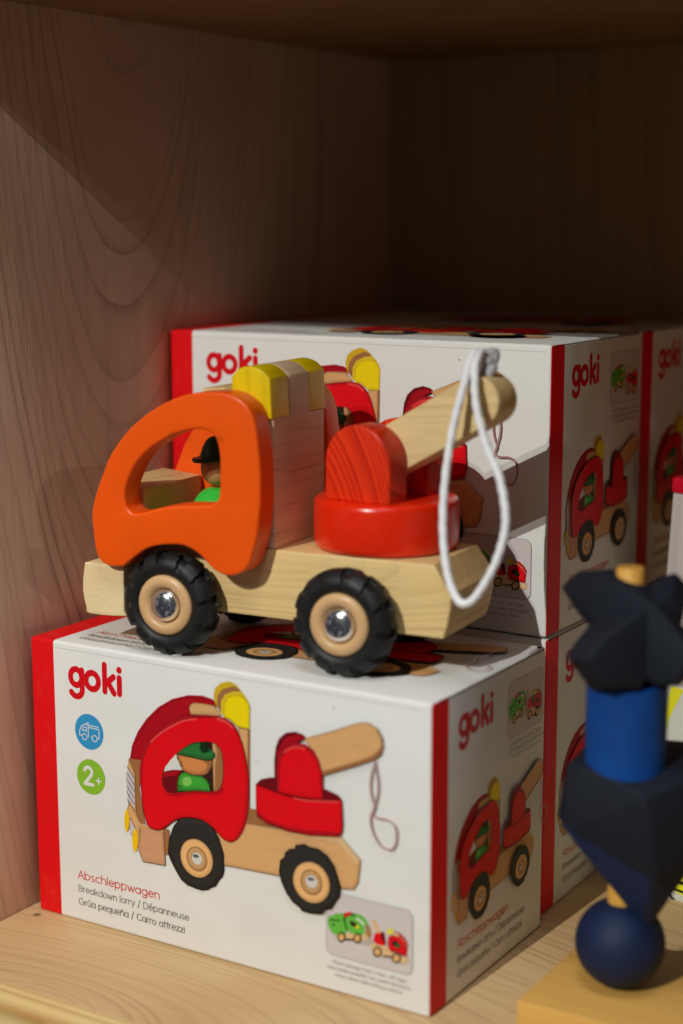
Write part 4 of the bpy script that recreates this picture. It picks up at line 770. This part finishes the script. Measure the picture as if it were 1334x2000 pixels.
lathe('cylinder_block', [(.0178, .1312-Z0-.006), (.0186, .1318-Z0-.006), (.0188, .133-Z0), (.0188, .1705-Z0), (.0178, .1715-Z0)], M_blue, BT, 64)
def lobe(outline, y0, y1, k, c, sk=0):
    pts = []
    for y, s in ((y0, k), (y0*.55+y1*.45, 1), (y1, k)):
        pts += [(c[0]+(p[0]-c[0])*s, y+sk*p[0], c[1]+(p[1]-c[1])*s) for p in outline]
    return hull('star_block', pts, M_navy, .0014)
lobe([(-.0290, .2111), (-.0217, .2196), (-.0058, .2235), (.012, .214), (.0290, .192), (.0215, .1733), (.010, .170), (-.012, .190), (-.0212, .1989)], -.016, .018, .78, (-.001, .197), -.75)
lobe([(.002, .2130), (.0205, .2230), (.0275, .2155), (.0245, .1989), (.0027, .1672), (-.0192, .1700), (-.0310, .1867), (-.0205, .1989)], -.022, .012, .78, (0, .194), .25)

# ------------------------------------------------------------ cartons at the right edge
yb = thing('game_box', (.2690, .2035, .0002), math.radians(-14), label='small white box with yellow and black brush strokes, leaning back behind the blue toy', cat='box')
yb.rotation_euler = (math.radians(-4), math.radians(8.6), math.radians(-8))
def plain(name, size, mat, parent): return bevel_box(name, (0, 0, 0), size, .0009, mat, parent)
M_white = paint('white_card', (206, 208, 196), .5, .1, coat=0)
plain('card_body', (.10, .030, .125), M_white, yb)
P = Print(lambda u, v, h: (u, -h, v))
P.poly(catmull([(14, 12), (30, 9), (60, 8), (98, 6), (98, 60), (90, 66), (60, 64), (30, 60), (12, 40), (10, 20)], 4), 'ybox')
P.poly(catmull([(18, 24), (40, 20), (97, 18), (97, 40), (70, 60), (40, 62), (24, 45)], 4), 'bk')
for a, b, c in ((14, 17, 2.2), (8, 12, 1.6), (20, 22, 1.2)): P.stroke(catmull([(8+a, b), (30, b-1.5), (60, b+1), (96, b-2)], 6, False), c, 'bk')
P.stroke(catmull([(10, 6), (16, 9), (24, 7), (30, 4)], 6, False), 1.8, 'bk'); P.stroke(catmull([(16, 26), (40, 23), (70, 24), (96, 20)], 6, False), 3, 'ybox')
P.stroke(catmull([(22, 30), (21, 50), (24, 75)], 6, False), 2.5, 'ybox')
P.poly([(0.4, 80), (2.2, 80), (3.0, 100), (5.5, 112), (9, 124), (1, 124), (.4, 112)], 'ybox')
P.build('printed_brush_strokes', yb)
tb = thing('tall_carton', (.2630, .2420, .0002), 0, label='tall grey-white striped carton with a red lid behind the blue toy', cat='box')
tb.rotation_euler = (0, math.radians(3.0), math.radians(-4))
m, nt, bs = newmat('striped_grey_card'); mp, _ = objco(nt, scale=(650, 20, 3)); n1 = N(nt, 'ShaderNodeTexNoise', Scale=1.0, Detail=2.0); nt.links.new(mp, n1.inputs['Vector'])
nt.links.new(mixc(nt, n1.outputs['Fac'], lin((206, 196, 192)), lin((160, 150, 148))), bs.inputs['Base Color']); bs.inputs['Roughness'].default_value = .5
bevel_box('card_body', (0, 0, 0), (.09, .06, .2270), .0008, m, tb)
bevel_box('lid', (-.0008, -.0008, .2272), (.0908, .0608, .2360), .0010, paint('crimson_card', (200, 16, 46), .3, .1), tb)
